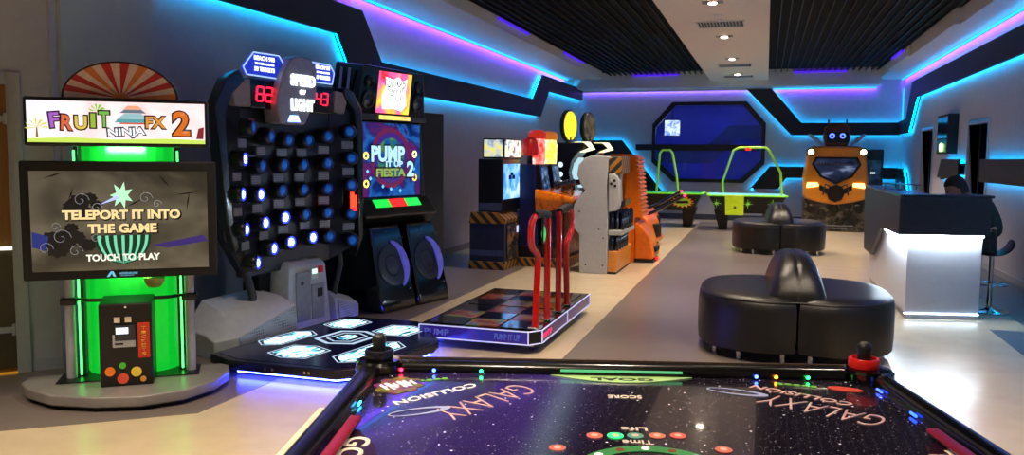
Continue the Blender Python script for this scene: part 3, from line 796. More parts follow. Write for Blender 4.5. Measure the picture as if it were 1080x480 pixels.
# marquee
mq = M().box(-.52, .565, -.20, -.05, 1.645, 1.955).build('marquee', black, FN, .012)
MQ = -.2015
mf = M().box(-.50, .545, MQ - .002, MQ, 1.668, 1.932).build('marquee_face', ramp_mat('mq_bg', [(.3, (1, .78, .78)), (.55, (1, .93, .93)), (.8, (.93, .9, 1))], 2.2, .85, .3), mq)
def msh(pts, c, s=1.0, d=.003, nm='marquee_print'):
    key = 'mq_%d_%d_%d_%d' % (c[0] * 99, c[1] * 99, c[2] * 99, s * 10)
    return shape(nm, pts, E(key, c, s), mf, MQ - d)
msh([(-.50, 1.668), (.545, 1.668), (.545, 1.692), (.30, 1.70), (.0, 1.69), (-.25, 1.702), (-.50, 1.69)], (.75, .85, .35), .9)
msh([(.0, 1.80), (.22, 1.80), (.20, 1.825), (.02, 1.825)], (.35, .62, .65), .8, .0035)
msh([(.02, 1.826), (.20, 1.826), (.16, 1.86), (.06, 1.86)], (.55, .70, .72), .9, .003)
msh([(.03, 1.862), (.19, 1.862), (.16, 1.885), (.06, 1.885)], (.4, .45, .5), .8, .0035)
msh([(.055, 1.886), (.165, 1.886), (.14, 1.91), (.08, 1.91)], (.9, .6, .45), .9, .003)
msh([(.03, 1.79), (.21, 1.79), (.21, 1.80), (.03, 1.80)], (.8, .35, .25), .8, .0035)
for a in range(7):
    an = R(a * 180 / 6)
    msh([(-.445, 1.76), (-.445 + .055 * math.cos(an + .18), 1.76 + .05 * math.sin(an + .18)), (-.445 + .075 * math.cos(an), 1.76 + .06 * math.sin(an))], (.80, .78, .25), .9, .0035 + a * .0001, 'palm_leaf')
msh([(-.452, 1.70), (-.438, 1.70), (-.442, 1.765), (-.448, 1.765)], (.5, .4, .15), .8)
for a in range(5):
    an = R(20 + a * 35)
    msh([(-.10, 1.87), (-.10 + .04 * math.cos(an + .3), 1.87 + .045 * math.sin(an + .3)), (-.10 + .055 * math.cos(an), 1.87 + .05 * math.sin(an))], (.45, .75, .2), .9, .0035 + a * .0001, 'palm_leaf')
msh([(.49, 1.70), (.535, 1.70), (.54, 1.78), (.505, 1.77)], (.55, .15, .2), .7)
def mt(ch, w, h, x, z, c, rz=0, s=.6, d=.006, b=.03):
    text(ch, w + .018, h + .018, G('mq_outline', (.22, .10, .16), .5, em=.08, emcol=(.3, .15, .12)), mf, (x, MQ - d + .0014, z), (PI / 2, rz, 0), bold=b + .05, depth=.0006)
    text(ch, w, h, E('mql_%d_%d_%d' % (c[0] * 99, c[1] * 99, c[2] * 99), c, s), mf, (x, MQ - d, z), (PI / 2, rz, 0), bold=b, depth=.001)
mt('F', .055, .095, -.345, 1.81, (.72, .42, .85), -.1)
mt('R', .065, .095, -.275, 1.795, (.95, .45, .28), .05)
mt('U', .07, .085, -.195, 1.795, (.98, .85, .35))
mt('I', .028, .09, -.125, 1.81, (.65, .80, .25))
mt('T', .06, .10, -.06, 1.82, (.50, .80, .35))
mt('NINJA', .22, .062, .07, 1.735, (.95, .97, 1), -.06, .8)
mt('FX', .12, .075, .245, 1.805, (.95, .65, .25))
mt('2', .105, .16, .40, 1.80, (.95, .48, .15), 0)
# topper: plain sunburst dome
tp = M().prism([(.03 + .35 * math.cos(a), 1.957 + .245 * math.sin(a)) for a in [PI * i / 30 for i in range(31)]], -.11, -.09).build('sunburst_topper', G('burst_edge', (.25, .08, .05), .5), FN)
n = 18
for i in range(n):
    a0, a1 = PI * i / n, PI * (i + 1) / n
    c = [(.78, .16, .14), (.92, .80, .72)][i % 2] if i % 6 else (.88, .50, .22)
    k0 = .05
    M().prism([(.03 + k0 * math.cos(a0), 1.962 + k0 * .7 * math.sin(a0)), (.03 + .335 * math.cos(a0), 1.962 + .228 * math.sin(a0)), (.03 + .335 * math.cos((a0 + a1) / 2), 1.962 + .228 * math.sin((a0 + a1) / 2)), (.03 + .335 * math.cos(a1), 1.962 + .228 * math.sin(a1)), (.03 + k0 * math.cos(a1), 1.962 + k0 * .7 * math.sin(a1))], -.1125, -.1102).build('sun_ray', G('ray_%d' % int(c[1] * 100), c, .5), tp)
M().prism([(.03 + .05 * math.cos(a), 1.962 + .036 * math.sin(a)) for a in [PI * i / 12 for i in range(13)]], -.114, -.1102).build('sun_disc', G('sun_o', (.9, .55, .25), .5), tp)
for (zz, en, dy) in ((1.60, 10, -.28), (.72, 9, -.30)):
    ld = bpy.data.lights.new('column_hotspot_fill', 'AREA'); ld.energy = en * .5; ld.color = (.35, 1, .5); ld.size = .3; ld.size_y = .05; ld.shape = 'RECTANGLE'  # added area lamps behind the display make the column's pale hotspots
    lo = bpy.data.objects.new('column_hotspot_fill', ld); COL.objects.link(lo); lo.parent = FN; lo.location = (.04, -.155, zz + .04 if zz > 1 else .80)
    lo.rotation_euler = (PI / 2 if zz > 1 else PI / 4, 0, 0)

# ================================================================== light-reaction game (SPEED OF LIGHT)
SL = thing('reaction_game_machine', 'dark reaction game with a wall of round blue-lit buttons and a glowing title shield', 'arcade machine', (-4.0, 6.2, 0), 80)
board_m = mat('board_dark', (.14, .15, .19), .35, vary=.2)
def slab(x0, x1, y0, y1, zs, nm='board_panel'):
    mb = M(); d = .10
    vs = [(x0, y0, zs[0]), (x0, y0, zs[1]), (x1, y1, zs[2]), (x1, y1, zs[3])]
    vs += [(a, b + d, c) for a, b, c in vs]
    mb.add(vs, [(0, 1, 2, 3), (7, 6, 5, 4), (0, 4, 5, 1), (1, 5, 6, 2), (2, 6, 7, 3), (3, 7, 4, 0)])
    return mb.build(nm, board_m, SL, .015)
slab(-.76, -.48, .0, .085, (.92, 1.95, 2.20, .60)); slab(-.48, .62, .085, .085, (.56, 2.20, 2.20, .60)); slab(.62, .90, .085, .0, (.60, 2.20, 2.0, .72))
fin_m = G('fin_m', (.10, .12, .18), .2, coat=.4)
# side fins: thin curved blades framing the board
M().prism([(-.70, .80), (-.79, 1.10), (-.84, 1.60), (-.88, 1.98), (-.76, 2.20), (-.62, 2.28), (-.56, 2.20), (-.70, 2.08), (-.77, 1.92), (-.76, 1.60), (-.72, 1.12), (-.66, .84)], -.06, .05).build('side_fin', fin_m, SL, .012)
M().prism([(.84, .62), (.95, .80), (.965, 1.72), (.94, 2.05), (.80, 2.22), (.68, 2.24), (.70, 2.16), (.84, 2.02), (.88, 1.72), (.88, .84)], -.06, .05).build('side_fin', fin_m, SL, .012)
perf = mat('perforated_steel', (.52, .53, .57), .4, metal=.3, em=.03)
_nt = perf.node_tree; _vo = _nt.nodes.new('ShaderNodeTexVoronoi'); _vo.inputs['Scale'].default_value = 55; _vo.inputs['Randomness'].default_value = .1
_tc = _nt.nodes.new('ShaderNodeTexCoord'); _nt.links.new(_tc.outputs['Object'], _vo.inputs['Vector'])
_cr = _nt.nodes.new('ShaderNodeValToRGB'); _cr.color_ramp.elements[0].position = .30; _cr.color_ramp.elements[0].color = (.01, .01, .01, 1); _cr.color_ramp.elements[1].position = .40; _cr.color_ramp.elements[1].color = (.22, .23, .27, 1)
_nt.links.new(_vo.outputs['Distance'], _cr.inputs['Fac']); _nt.links.new(_cr.outputs['Color'], _nt.nodes['Principled BSDF'].inputs['Base Color'])
cyy = [-.06, .0, .03, .03, .0, -.06]
colx = [[-.551, -.649, -.677, -.645, -.529], [-.281, -.385, -.412, -.365, -.271], [-.024, -.087, -.115, -.086, -.02], [.23, .163, .159, .179, .265], [.465, .461, .457, .453, .476], [.721, .745, .742, .738, .749]]
rowz = [[1.824, 1.563, 1.281, .994, .709], [1.755, 1.507, 1.269, 1.027, .80], [1.729, 1.513, 1.291, 1.056, .833], [1.734, 1.512, 1.29, 1.066, .85], [1.775, 1.529, 1.29, 1.069, .844], [1.826, 1.574, 1.32, 1.046, .788]]
lit = {(0, 1), (0, 2), (0, 3), (0, 4), (1, 2), (1, 3), (1, 4), (2, 3), (2, 4), (3, 4)}
lens_on = E('lens_on', (.55, .66, 1), 9)
lens_off = mat('lens_blue', (.10, .34, .62), .25, em=.4, emcol=(.05, .32, .65))
halo = E('lens_halo', (.10, .16, 1), 4)
cup = mat('button_cup', (.085, .085, .10), .3)
for c in range(6):
    for r_ in range(5):
        z = rowz[c][r_]; cx = colx[c][r_]; cy = cyy[c]
        rot = (PI / 2, 0, R([26, 12, 0, 0, -10, -26][c]))
        o = M().lathe([(.074, -.05), (.074, .02), (.068, .045), (.056, .055), (.05, .045), (.045, .03)], 20).build('button', cup, SL, smooth=True, loc=(cx, cy - .0, z), rot=rot)
        M().lathe([(.036, .0), (.036, .048), (.028, .056), (1e-5, .060)], 20).build('lens', lens_on if (c, r_) in lit else lens_off, o, smooth=True)
        M().tube([(.045 * math.cos(q * PI / 10), .045 * math.sin(q * PI / 10), .052) for q in range(20)], .006, 6, True).build('trim_ring', halo if (c, r_) in lit else G('ring_blue_dim', (.05, .12, .3), .3, em=.2, emcol=(.05, .2, .6)), o)
        if r_ < 4:
            zz = (z + rowz[c][r_ + 1]) / 2; xx = (cx + colx[c][r_ + 1]) / 2
            M().box(-.062, .062, -.012, .0, -.034, .034).build('perforated_plate', perf, SL, .004, loc=(xx + .015, cy + .035, zz), rot=(0, 0, R([18, 10, 0, 0, -10, -18][c])))
# title shield
shield = mat('shield_grey', (.62, .62, .65), .3, metal=.2)
sp_ = [(-.277, 2.05), (-.20, 2.28), (-.10, 2.42), (.0, 2.455), (.15, 2.447), (.234, 2.356), (.22, 2.10), (.065, 1.863), (-.236, 1.867)]
M().prism(sp_, -.12, .06).build('title_shield', shield, SL, .015)
we = E('title_glow', (.93, .96, 1), 2.4)
text('SPEED', .31, .10, we, SL, (.045, -.124, 2.245), bold=.05)
text('OF', .07, .04, we, SL, (.035, -.124, 2.145), bold=.04)
text('LIGHT', .29, .105, we, SL, (.035, -.124, 2.035), bold=.05)
M().prism([(-.15, 1.885), (.0, 1.885), (-.03, 1.94), (-.12, 1.94)], -.126, -.12).build('arrow_light', E('arrow_blue', (.4, .55, 1), 6), SL)
M().box(-.50, -.18, -.045, .08, 1.98, 2.23).build('score_box', gloss, SL, .015)
M().box(.22, .54, -.045, .08, 1.98, 2.23).build('score_box', gloss, SL, .015)
gt = G('grille_tan', (.62, .59, .58), .5, bump=.8, bscale=220)
M().prism([(-.70, 2.10), (-.64, 2.20), (-.50, 2.215), (-.50, 1.99), (-.67, 1.99)], -.055, .02).build('speaker_grille', gt, SL, .01)
M().prism([(.56, 2.20), (.66, 2.19), (.72, 2.10), (.68, 1.99), (.54, 2.02)], -.055, .02).build('speaker_grille', gt, SL, .01)
ledr = E('score_red', (1, .06, .16), 5)
seven('82', .075, .115, ledr, SL, -.438, -.049, 2.045)
seven('43', .066, .105, ledr, SL, .288, -.049, 2.058)
for (pts, cx, w) in (([(-.54, 2.25), (-.578, 2.309), (-.462, 2.435), (-.171, 2.438), (-.116, 2.372), (-.197, 2.244)], -.34, .23), ([(.24, 2.255), (.24, 2.43), (.486, 2.426), (.54, 2.36), (.51, 2.255)], .385, .19)):
    bp_ = M().prism(pts, -.05, -.02).build('bonus_sign', mat('sign_blue', (.10, .16, .5), .3, em=1.0, emcol=(.09, .16, .62)), SL, .004)
    mb = M()
    for i in range(len(pts)):
        p, q = pts[i], pts[(i + 1) % len(pts)]
        mb.tube([(p[0], -.054, p[1]), (q[0], -.054, q[1])], .006, 6)
    mb.build('sign_border', E('sign_edge', (.6, .72, 1), 1.0), bp_)
    for (s, k, h, z) in (('REACH 993', 1, .036, 2.395), ('TO WIN A BONUS', .95, .018, 2.35), ('50 TICKETS', 1, .036, 2.305)):
        text(s, w * k, h, E('sign_white', (.9, .93, 1), 1.8), bp_, (cx, -.052, z), bold=.02)
# arms, kiosk, speaker wings
M().tube([(-.50, .10, .72), (-.48, .04, .55), (-.42, .05, .40), (-.42, .08, .25)], .035, 12).build('support_arm', dgrey, SL, smooth=True)
M().tube([(.76, .10, .72), (.74, .06, .55), (.66, .06, .35), (.64, .08, .2)], .03, 12).build('support_arm', dgrey, SL, smooth=True)
M().box(-.20, .60, .19, .40, .0, .75).build('rear_spine', matte, SL, .02)
kz = mat('kiosk_grey', (.74, .75, .78), .4, vary=.06)
M().loft([[(-.10, -.04, .0), (.48, -.04, 0), (.50, .32, 0), (-.12, .32, 0)], [(-.04, -.01, .60), (.44, -.01, .60), (.46, .32, .64), (-.06, .32, .64)], [(.0, .03, .65), (.40, .03, .65), (.42, .30, .68), (-.02, .30, .68)]]).build('coin_kiosk', kz, SL, .015)
mb = M(); mb.box(.02, .20, -.04, -.024, .10, .55)
mb.build('service_door', G('kiosk_door', (.57, .58, .62), .4), SL, .006)
mb = M(); mb.box(.22, .39, -.04, -.024, .10, .42)
mb.build('service_door', G('kiosk_door', (.57, .58, .62), .4), SL, .006)
M().box(.22, .31, -.034, -.01, .47, .57).build('card_reader', white, SL, .004)
M().box(.23, .29, -.038, -.032, .52, .56).build('reader_screen', E('reader', (.7, .95, .9), 1.5), SL)
M().box(.33, .38, -.034, -.01, .52, .58).build('red_reader', E('rr', (.5, .05, .05), .6), SL)
M().box(.29, .36, -.045, -.01, .30, .38).build('coin_slot', matte, SL, .005)
M().lathe([(.02, 0), (.02, .02)], 14).build('lock', dgrey, SL, loc=(.09, -.022, .45), rot=(PI / 2, 0, 0))
M().loft([[(-1.0, -.02, 0), (-1.0, -.12, .02), (-1.0, -.12, .14), (-.98, .0, .18), (-.96, .25, .20), (-.96, .25, 0)],
          [(-.86, -.10, 0), (-.86, -.23, .02), (-.86, -.22, .16), (-.80, .02, .34), (-.74, .30, .40), (-.74, .30, 0)],
          [(-.12, -.05, 0), (-.12, -.18, .02), (-.12, -.15, .31), (-.14, .02, .38), (-.16, .30, .42), (-.16, .30, 0)]]).build('speaker_wing', kz, SL, .012)
M().loft([[(.92, .05, 0), (.92, -.02, .02), (.92, -.02, .14), (.92, .10, .20), (.92, .30, .20), (.92, .30, 0)],
          [(.54, .05, 0), (.54, -.06, .02), (.54, -.03, .25), (.54, .08, .32), (.54, .30, .32), (.54, .30, 0)]]).build('speaker_wing', kz, SL, .012)
gm = mat('mesh_grille', (.66, .67, .72), .45, metal=.3)
nt = gm.node_tree; tc = nt.nodes.new('ShaderNodeTexCoord'); vo = nt.nodes.new('ShaderNodeTexVoronoi'); vo.inputs['Scale'].default_value = 42; vo.inputs['Randomness'].default_value = .15
crr = nt.nodes.new('ShaderNodeValToRGB'); crr.color_ramp.elements[0].position = .2; crr.color_ramp.elements[0].color = (.12, .13, .15, 1); crr.color_ramp.elements[1].position = .42; crr.color_ramp.elements[1].color = (.42, .44, .5, 1)
nt.links.new(tc.outputs['Object'], vo.inputs['Vector']); nt.links.new(vo.outputs['Distance'], crr.inputs['Fac']); nt.links.new(crr.outputs['Color'], nt.nodes['Principled BSDF'].inputs['Base Color'])
for pts in ([(-.84, -.234, .03), (-.14, -.188, .03), (-.14, -.158, .290), (-.84, -.224, .155)], [(.88, -.028, .03), (.58, -.062, .03), (.58, -.038, .225), (.88, -.026, .135)]):
    mm = M(); mm.add(pts, [(0, 1, 2, 3)])
    o = mm.build('speaker_mesh', gm, SL)
    sd = o.modifiers.new('s', 'SOLIDIFY'); sd.thickness = .01; sd.offset = 0
M().box(.70, .72, -.13, -.10, 1.10, 1.25).build('edge_lamp', E('edge_red', (1, .12, .06), 6), SL, .003)
M().box(.745, .765, -.13, -.10, 1.07, 1.22).build('edge_lamp', MT['edge_red'], SL, .003)
M().box(.69, .775, -.10, -.02, 1.05, 1.27).build('lamp_mount', black, SL, .005)
# player platform with glowing print
PL = [(-1.22, -.32), (-1.30, -.60), (-1.14, -1.44), (-1.02, -1.54), (-.15, -1.60), (.0, -1.55), (.48, -1.10), (.53, -.98), (.40, -.28)]
pcx, pcy = -.40, -.90
def sc_(k): return [(pcx + (p[0] - pcx) * k, pcy + (p[1] - pcy) * k) for p in PL]
pf = M().prism(PL, .055, .125, 'z').build('player_platform', G('platform_m', (.07, .07, .14), .25), SL, .008)
M().prism(sc_(.93), .1255, .1275, 'z').build('platform_print', G('platform_top', (.035, .045, .09), .2, em=.04, emcol=(.1, .15, .5)), pf)
M().prism(sc_(.86), .002, .055, 'z').build('platform_foot', matte, pf)
ice = ramp_mat('ice_glow', [(.36, (.04, .12, .2)), (.46, (.35, .75, .9)), (.55, (.92, 1, 1)), (.7, (.3, .6, .7))], 4, 1.9, .2, 2.2, stretch=(1, 2.8, 1))
edge_ice = E('edge_ice', (.75, .85, .95), .7)
def hexa(cx, cy, w, h, k=.3): return [(cx - w, cy), (cx - w * (1 - k), cy + h), (cx + w * (1 - k), cy + h), (cx + w, cy), (cx + w * (1 - k), cy - h), (cx - w * (1 - k), cy - h)]
def hexring(cx, cy, w, h, k, tk, z):
    a, b = hexa(cx, cy, w, h, k), hexa(cx, cy, w - tk, h - tk, k)
    mb = M()
    for i in range(6):
        j = (i + 1) % 6
        mb.prism([a[i], a[j], b[j], b[i]], z, z + .0015, 'z')
    return mb
for (cx, cy, w, h) in ((-.86, -.86, .17, .15), (-.60, -1.32, .34, .11), (.13, -.52, .17, .12), (.12, -1.08, .17, .15), (-.55, -.46, .26, .09)):
    M().prism(hexa(cx, cy, w, h), .128, .1293, 'z').build('glow_print', ice, pf)
    hexring(cx, cy, w + .035, h + .035, .3, .010, .128).build('glow_outline', edge_ice, pf)
hexring(-.30, -.86, .26, .20, .35, .035, .128).build('glow_outline', edge_ice, pf)
M().prism(hexa(-.30, -.86, .09, .06), .128, .1293, 'z').build('glow_print', ice, pf)
hexring(-.30, -.86, .17, .125, .35, .015, .128).build('glow_outline', edge_ice, pf)
mb = M(); q_ = sc_(.93)
for i in range(len(PL)):
    if i in (1, 2, 3, 4, 5, 6, 7):
        mb.tube([(*q_[i], .040), (*q_[(i + 1) % len(PL)], .040)], .010, 6)
mb.build('underglow_strip', E('underglow', (.20, .26, 1), 65), pf)
for k in (.35, .42, .72, .76):
    M().lathe([(.010, 0), (.010, .008)], 12).build('bolt', chrome, pf, loc=(-1.30 + .16 * k, -.60 - .84 * k, .09), rot=(0, -PI / 2, R(11)))
# ================================================================== dance machine cabinet
PM = thing('dance_machine_cabinet', 'tall black dance machine cabinet with rainbow marquee screen and two crescent-lit bass towers', 'arcade machine', (-3.78, 8.10, -.128), 75)
PM.scale = (1.08, 1.08, 1.08)
CX = -.18
M().prism([(.10, .119), (.10, .95), (.04, 1.15), (.10, 1.95), (.06, 2.1), (.50, 2.1), (.50, .119)], CX - .50, CX + .56, 'x').build('cabinet_body', G('cab_navy', (.05, .06, .12), .35), PM, .02)
# display
M().box(CX - .50, CX + .50, .04, .14, 1.17, 1.945).build('display_bezel', gloss, PM, .015)
dsp = M().box(CX - .46, CX + .46, .034, .04, 1.20, 1.92).build('display', ramp_mat('pump_bg', [(.30, (.01, .02, .10)), (.42, (.03, .14, .42)), (.50, (.10, .35, .65)), (.56, (.12, .10, .35)), (.64, (.35, .08, .35)), (.75, (.02, .03, .12))], 2.4, .9, .15, 1.2), PM)
DY = .033
def psh(nm, pts, c, s, d=.0, par=None):
    return M().prism([(CX + p[0], p[1]) for p in pts], DY - .0015 - d, DY - d).build(nm, E('p_%d_%d_%d_%d' % (c[0] * 99, c[1] * 99, c[2] * 99, s * 10), c, s), par or dsp)
def ringpts(cx, cz, r0_, r1_, n=36): return None
def pring(nm, cx, cz, ra, rb, c, s, d=0, n=36, a0=0, a1=2 * PI, par=None):
    mb = M()
    for i in range(n):
        p, q = a0 + (a1 - a0) * i / n, a0 + (a1 - a0) * (i + 1) / n
        mb.prism([(CX + cx + ra * math.cos(p), cz + ra * math.sin(p)), (CX + cx + ra * math.cos(q), cz + ra * math.sin(q)), (CX + cx + rb * math.cos(q), cz + rb * math.sin(q)), (CX + cx + rb * math.cos(p), cz + rb * math.sin(p))], DY - .0015 - d, DY - d)
    return mb.build(nm, E('p_%d_%d_%d_%d' % (c[0] * 99, c[1] * 99, c[2] * 99, s * 10), c, s), par or dsp)
pring('rainbow_ring', 0, 1.58, .30, .25, (.45, .08, .30), .6)
pring('rainbow_ring', 0, 1.58, .25, .20, (.25, .12, .55), .6)
M().prism([(CX + .20 * math.cos(a), 1.58 + .20 * math.sin(a)) for a in [2 * PI * i / 30 for i in range(30)]], DY - .0012, DY).build('splash_core', ramp_mat('core_splash', [(.35, (.05, .3, .6)), (.5, (.2, .5, .3)), (.62, (.6, .5, .15)), (.75, (.5, .15, .2))], 5, .7, .2), dsp)
pw = E('pump_white', (.70, .88, 1), .9)
for (s, w, h, x, z, m) in (('PUMP', .50, .16, -.04, 1.62, pw), ('IT UP', .26, .06, .05, 1.52, pw), ('FIESTA', .44, .085, .0, 1.435, E('fiesta_gold', (.55, .65, .35), .8)), ('2', .12, .16, .30, 1.47, pw)):
    text(s, w + .03, h + .03, G('pump_outline', (.03, .06, .2), .4), dsp, (CX + x, DY - .003, z), bold=.07, depth=.0008)
    text(s, w, h, m, dsp, (CX + x, DY - .0045, z), bold=.045, depth=.0012)
for (x, z, c) in ((-.36, 1.60, (1, .85, .25)), (.37, 1.62, (1, .95, .6)), (-.36, 1.33, (.95, .9, .3)), (.37, 1.38, (.95, .7, .2))):
    pring('corner_button', x, z, .038, .020, c, 1.6, .002, 16)
for (x, z) in ((-.34, 1.45), (.36, 1.47), (-.30, 1.38), (.0, 1.27), (.14, 1.25), (-.12, 1.30)):
    psh('confetti', [(x - .02, z), (x, z + .02), (x + .02, z), (x, z - .02)], (.4, .7, 1), 1.2, .002)
# strip under the marquee
M().box(CX - .50, CX + .48, -.03, .10, 1.945, 2.0).build('lamp_strip_housing', dgrey, PM, .008)
M().box(CX - .24, CX + .22, -.036, -.03, 1.952, 1.993).build('lamp_strip', ramp_mat('lamp_strip_pic', [(.35, (.55, .9, .3)), (.5, (.95, .9, .4)), (.65, (.95, .7, .4))], 9, 1.1), PM)
# marquee, leaning forward
MQm = Matrix.Translation((CX, .10, 2.0)) @ Matrix.Rotation(R(8), 4, 'X')
mz = M().prism([(-.52, 0.0), (-.47, .47), (.42, .45), (.50, -.0)], -.10, .28, 'y', MQm).build('marquee', gloss, PM, .02)
M().box(-.26, .22, -.106, -.10, .03, .43, MQm).build('marquee_screen', ramp_mat('marq_pic', [(.25, (.15, .65, .35)), (.36, (.95, .85, .2)), (.46, (.98, .65, .25)), (.55, (.95, .35, .6)), (.70, (.85, .15, .2))], 3.2, 1.25, .2, .8), mz)
mb = M()
bpts = [(-.18, .07), (-.20, .20), (-.15, .30), (-.17, .38), (-.05, .36), (.02, .39), (.08, .35), (.15, .38), (.14, .25), (.17, .12), (.10, .06), (0, .08)]
mb.prism(bpts, -.1085, -.106, 'y', MQm); mb.build('white_splash', E('splash_white', (.97, .99, 1), 1.5), mz)
inkb = G('ink_black', (.02, .03, .05), .5)
for (s, w, h, x, z) in (('PUMP', .26, .11, -.0, .29), ('IT UP', .22, .06, .0, .185), ('FIESTA 2', .22, .04, .0, .12)):
    o = text(s, w, h, inkb, mz, (0, 0, 0), bold=-.005, depth=.001)
    o.matrix_local = MQm @ Matrix.Translation((x, -.109, z)) @ Matrix.Rotation(PI / 2, 4, 'X')
for sx in (-1, 1):
    for (zz, rr) in ((.32, .06), (.15, .085)):
        o = M().lathe([(rr, 0), (rr, .02), (rr * .85, .022), (rr * .6, .005), (rr * .25, .01), (1e-5, .014)], 24).build('speaker', G('spk', (.13, .13, .16), .3, metal=.3), mz, smooth=True)
        o.matrix_local = MQm @ Matrix.Translation((sx * .37 - .02, -.10, zz)) @ Matrix.Rotation(PI / 2, 4, 'X') @ Matrix.Diagonal((.9, 1, 1, 1))
for k in (0, .05):
    M().box(-.531, -.523, .02 + k * 2, .05 + k * 2, .05, .42, MQm).build('side_vent', lgrey, mz, .002)
# control panel, slanted, with three glowing bars
CPm = Matrix.Translation((CX, -.02, 1.08)) @ Matrix.Rotation(R(-38), 4, 'X')
M().box(-.54, .54, -.06, .12, -.12, .10, CPm).build('control_panel', G('cp_m', (.10, .11, .12), .3), PM, .02)
for (x0, x1, c) in ((-.34, -.12, (.10, .75, .25)), (-.12, .12, (.95, .15, .15)), (.12, .34, (.12, .8, .3))):
    M().box(x0, x1, -.067, -.06, -.02, .07, CPm).build('glowing_bar', E('bar_%d' % (c[1] * 99), c, 1.3), PM)
mb = M()
for i in range(9): mb.box(-.42 + i * .1, -.38 + i * .1, -.002, .0, 0, .012)
o = M().box(-.46, .46, .02, .035, 1.155, 1.185).build('vent_strip', dgrey, PM, .003); o.location = (CX, 0, 0)
# two subwoofer towers with crescent lights
for sx in (-1, 1):
    c = CX + sx * .27
    M().loft([[(c - .25, -.32, .119), (c + .25, -.32, .119), (c + .25, .30, .119), (c - .25, .30, .119)],
              [(c - .25, -.30, .25), (c + .25, -.30, .25), (c + .25, .30, .25), (c - .25, .30, .25)],
              [(c - .22, -.12, .93), (c + .22, -.12, .93), (c + .22, .20, .93), (c - .22, .20, .93)]]).build('subwoofer_tower', gloss, PM, .03)
    tm = Matrix.Translation((c, -.215, .55)) @ Matrix.Rotation(R(-14.5), 4, 'X')
    o = M().lathe([(.19, 0), (.20, .012), (.17, .016), (.10, .004), (.04, .012), (1e-5, .014)], 30).build('woofer', G('woofer_m', (.06, .06, .08), .3), PM, smooth=True)
    o.matrix_local = tm @ Matrix.Rotation(PI / 2, 4, 'X')
    mb = M()
    nn = 26
    for i in range(nn):
        a, b = R(-62 + 140 * i / nn), R(-62 + 140 * (i + 1) / nn)
        wa, wb = .02 + .075 * math.sin(PI * i / nn), .02 + .075 * math.sin(PI * (i + 1) / nn)
        mb.prism([(.245 * math.cos(a) - .02, .245 * math.sin(a)), (.245 * math.cos(b) - .02, .245 * math.sin(b)), ((.245 - wb) * math.cos(b) - .02, (.245 - wb) * math.sin(b)), ((.245 - wa) * math.cos(a) - .02, (.245 - wa) * math.sin(a))], -.022, -.004, 'y')
    o = mb.build('crescent_light', mat('crescent', (.42, .42, .75), .25, em=.18, emcol=(.30, .30, .85)), PM)
    o.matrix_local = tm
    mb = M()
    for (dx, dz) in ((.20, .26), (-.02, .33), (.17, -.25), (.21, .05), (.10, -.18)): mb.ball((dx, -.02, dz), .008, 8)
    o = mb.build('bolt', chrome, PM); o.matrix_local = tm
M().box(CX + .52, CX + 1.22, .30, .56, .119, 2.08).build('side_wing', matte, PM, .01)

# ================================================================== dance stage with two red handrails
ST = thing('dance_stage', 'low dance stage with glossy foot panels, printed purple skirt and casters', 'dance platform', (-2.23, 7.15, 0), 90)
HX, HY = .98, .52
SP = [(-HX, -HY + .08), (-HX + .1, -HY), (HX, -HY), (HX, HY), (-HX, HY)]
M().prism(SP, .075, .195, 'z').build('stage_frame', gloss, ST, .008)
tops = ramp_mat('stage_art', [(.3, (.05, .03, .07)), (.42, (.40, .12, .16)), (.50, (.55, .33, .10)), (.58, (.22, .42, .18)), (.66, (.36, .16, .50)), (.78, (.10, .08, .2))], 4, 0, .2)
pads = M(); 
for p in range(2):
    for i in range(3):
        for j in range(3):
            x0 = -.93 + p * .93 + i * .30; y0 = -.46 + j * .305
            M().box(x0, x0 + .285, y0, y0 + .29, .195, .203).build('foot_panel', tops if (i + j) % 2 else G('pad_dark', (.05, .04, .06), .12, coat=.6), ST, .003)
skirt = ramp_mat('skirt_art', [(.35, (.10, .10, .45)), (.5, (.30, .15, .55)), (.65, (.55, .15, .35))], 6, .22)
M().box(-HX + .10, HX, -HY - .006, -HY - .0005, .09, .18).build('skirt_print', skirt, ST)
M().box(-HX - .006, -HX - .0005, -HY + .09, HY, .09, .18).build('skirt_print', ramp_mat('skirt_blue', [(.3, (.10, .15, .6)), (.7, (.25, .12, .55))], 4, .5), ST)
text('PUMP IT UP', .28, .045, G('skirt_red', (.8, .15, .3), .4, em=.6, emcol=(.9, .2, .4)), ST, (-.72 + .0, -HY - .007, .135))
text('PUMP', .22, .05, E('skirt_txt', (.35, .42, .85), .4), ST, (-HX - .007, .36, .135), (PI / 2, 0, -PI / 2))
text('PUMP IT UP', .22, .05, MT['skirt_txt'], ST, (-HX - .007, -.26, .135), (PI / 2, 0, -PI / 2))
edge = G('stage_edge', (.85, .85, .95), .3, em=.35, emcol=(.7, .75, 1))
for z in (.083, .190):
    mb = M(); mb.tube([(HX, -HY - .008, z), (-HX + .1, -HY - .008, z), (-HX - .008, -HY + .08, z), (-HX - .008, HY, z)], .0055, 6); mb.build('edge_trim', edge, ST)
for (x, y) in ((-HX - .008, HY), (-HX - .008, -HY + .08), (-HX + .1, -HY - .008), (HX, -HY - .008), (.0, -HY - .008)): M().box(x - .005, x + .005, y - .004, y + .004, .083, .19).build('corner_trim', edge, ST)
for (x, y) in ((-.80, -.42), (-.1, -.42), (.1, -.42), (.85, -.42), (-.80, .4), (.85, .4)):
    o = M().cyl((x - .012, y, .032), (x + .012, y, .032), .032, 16).build('caster', dgrey, ST, smooth=True)
    mb = M(); mb.box(x - .022, x - .014, y - .02, y + .02, .03, .075); mb.box(x + .014, x + .022, y - .02, y + .02, .03, .075); mb.build('caster_fork', chrome, o)
bar_red = mat('bar_red', (.78, .07, .05), .18, coat=.5)
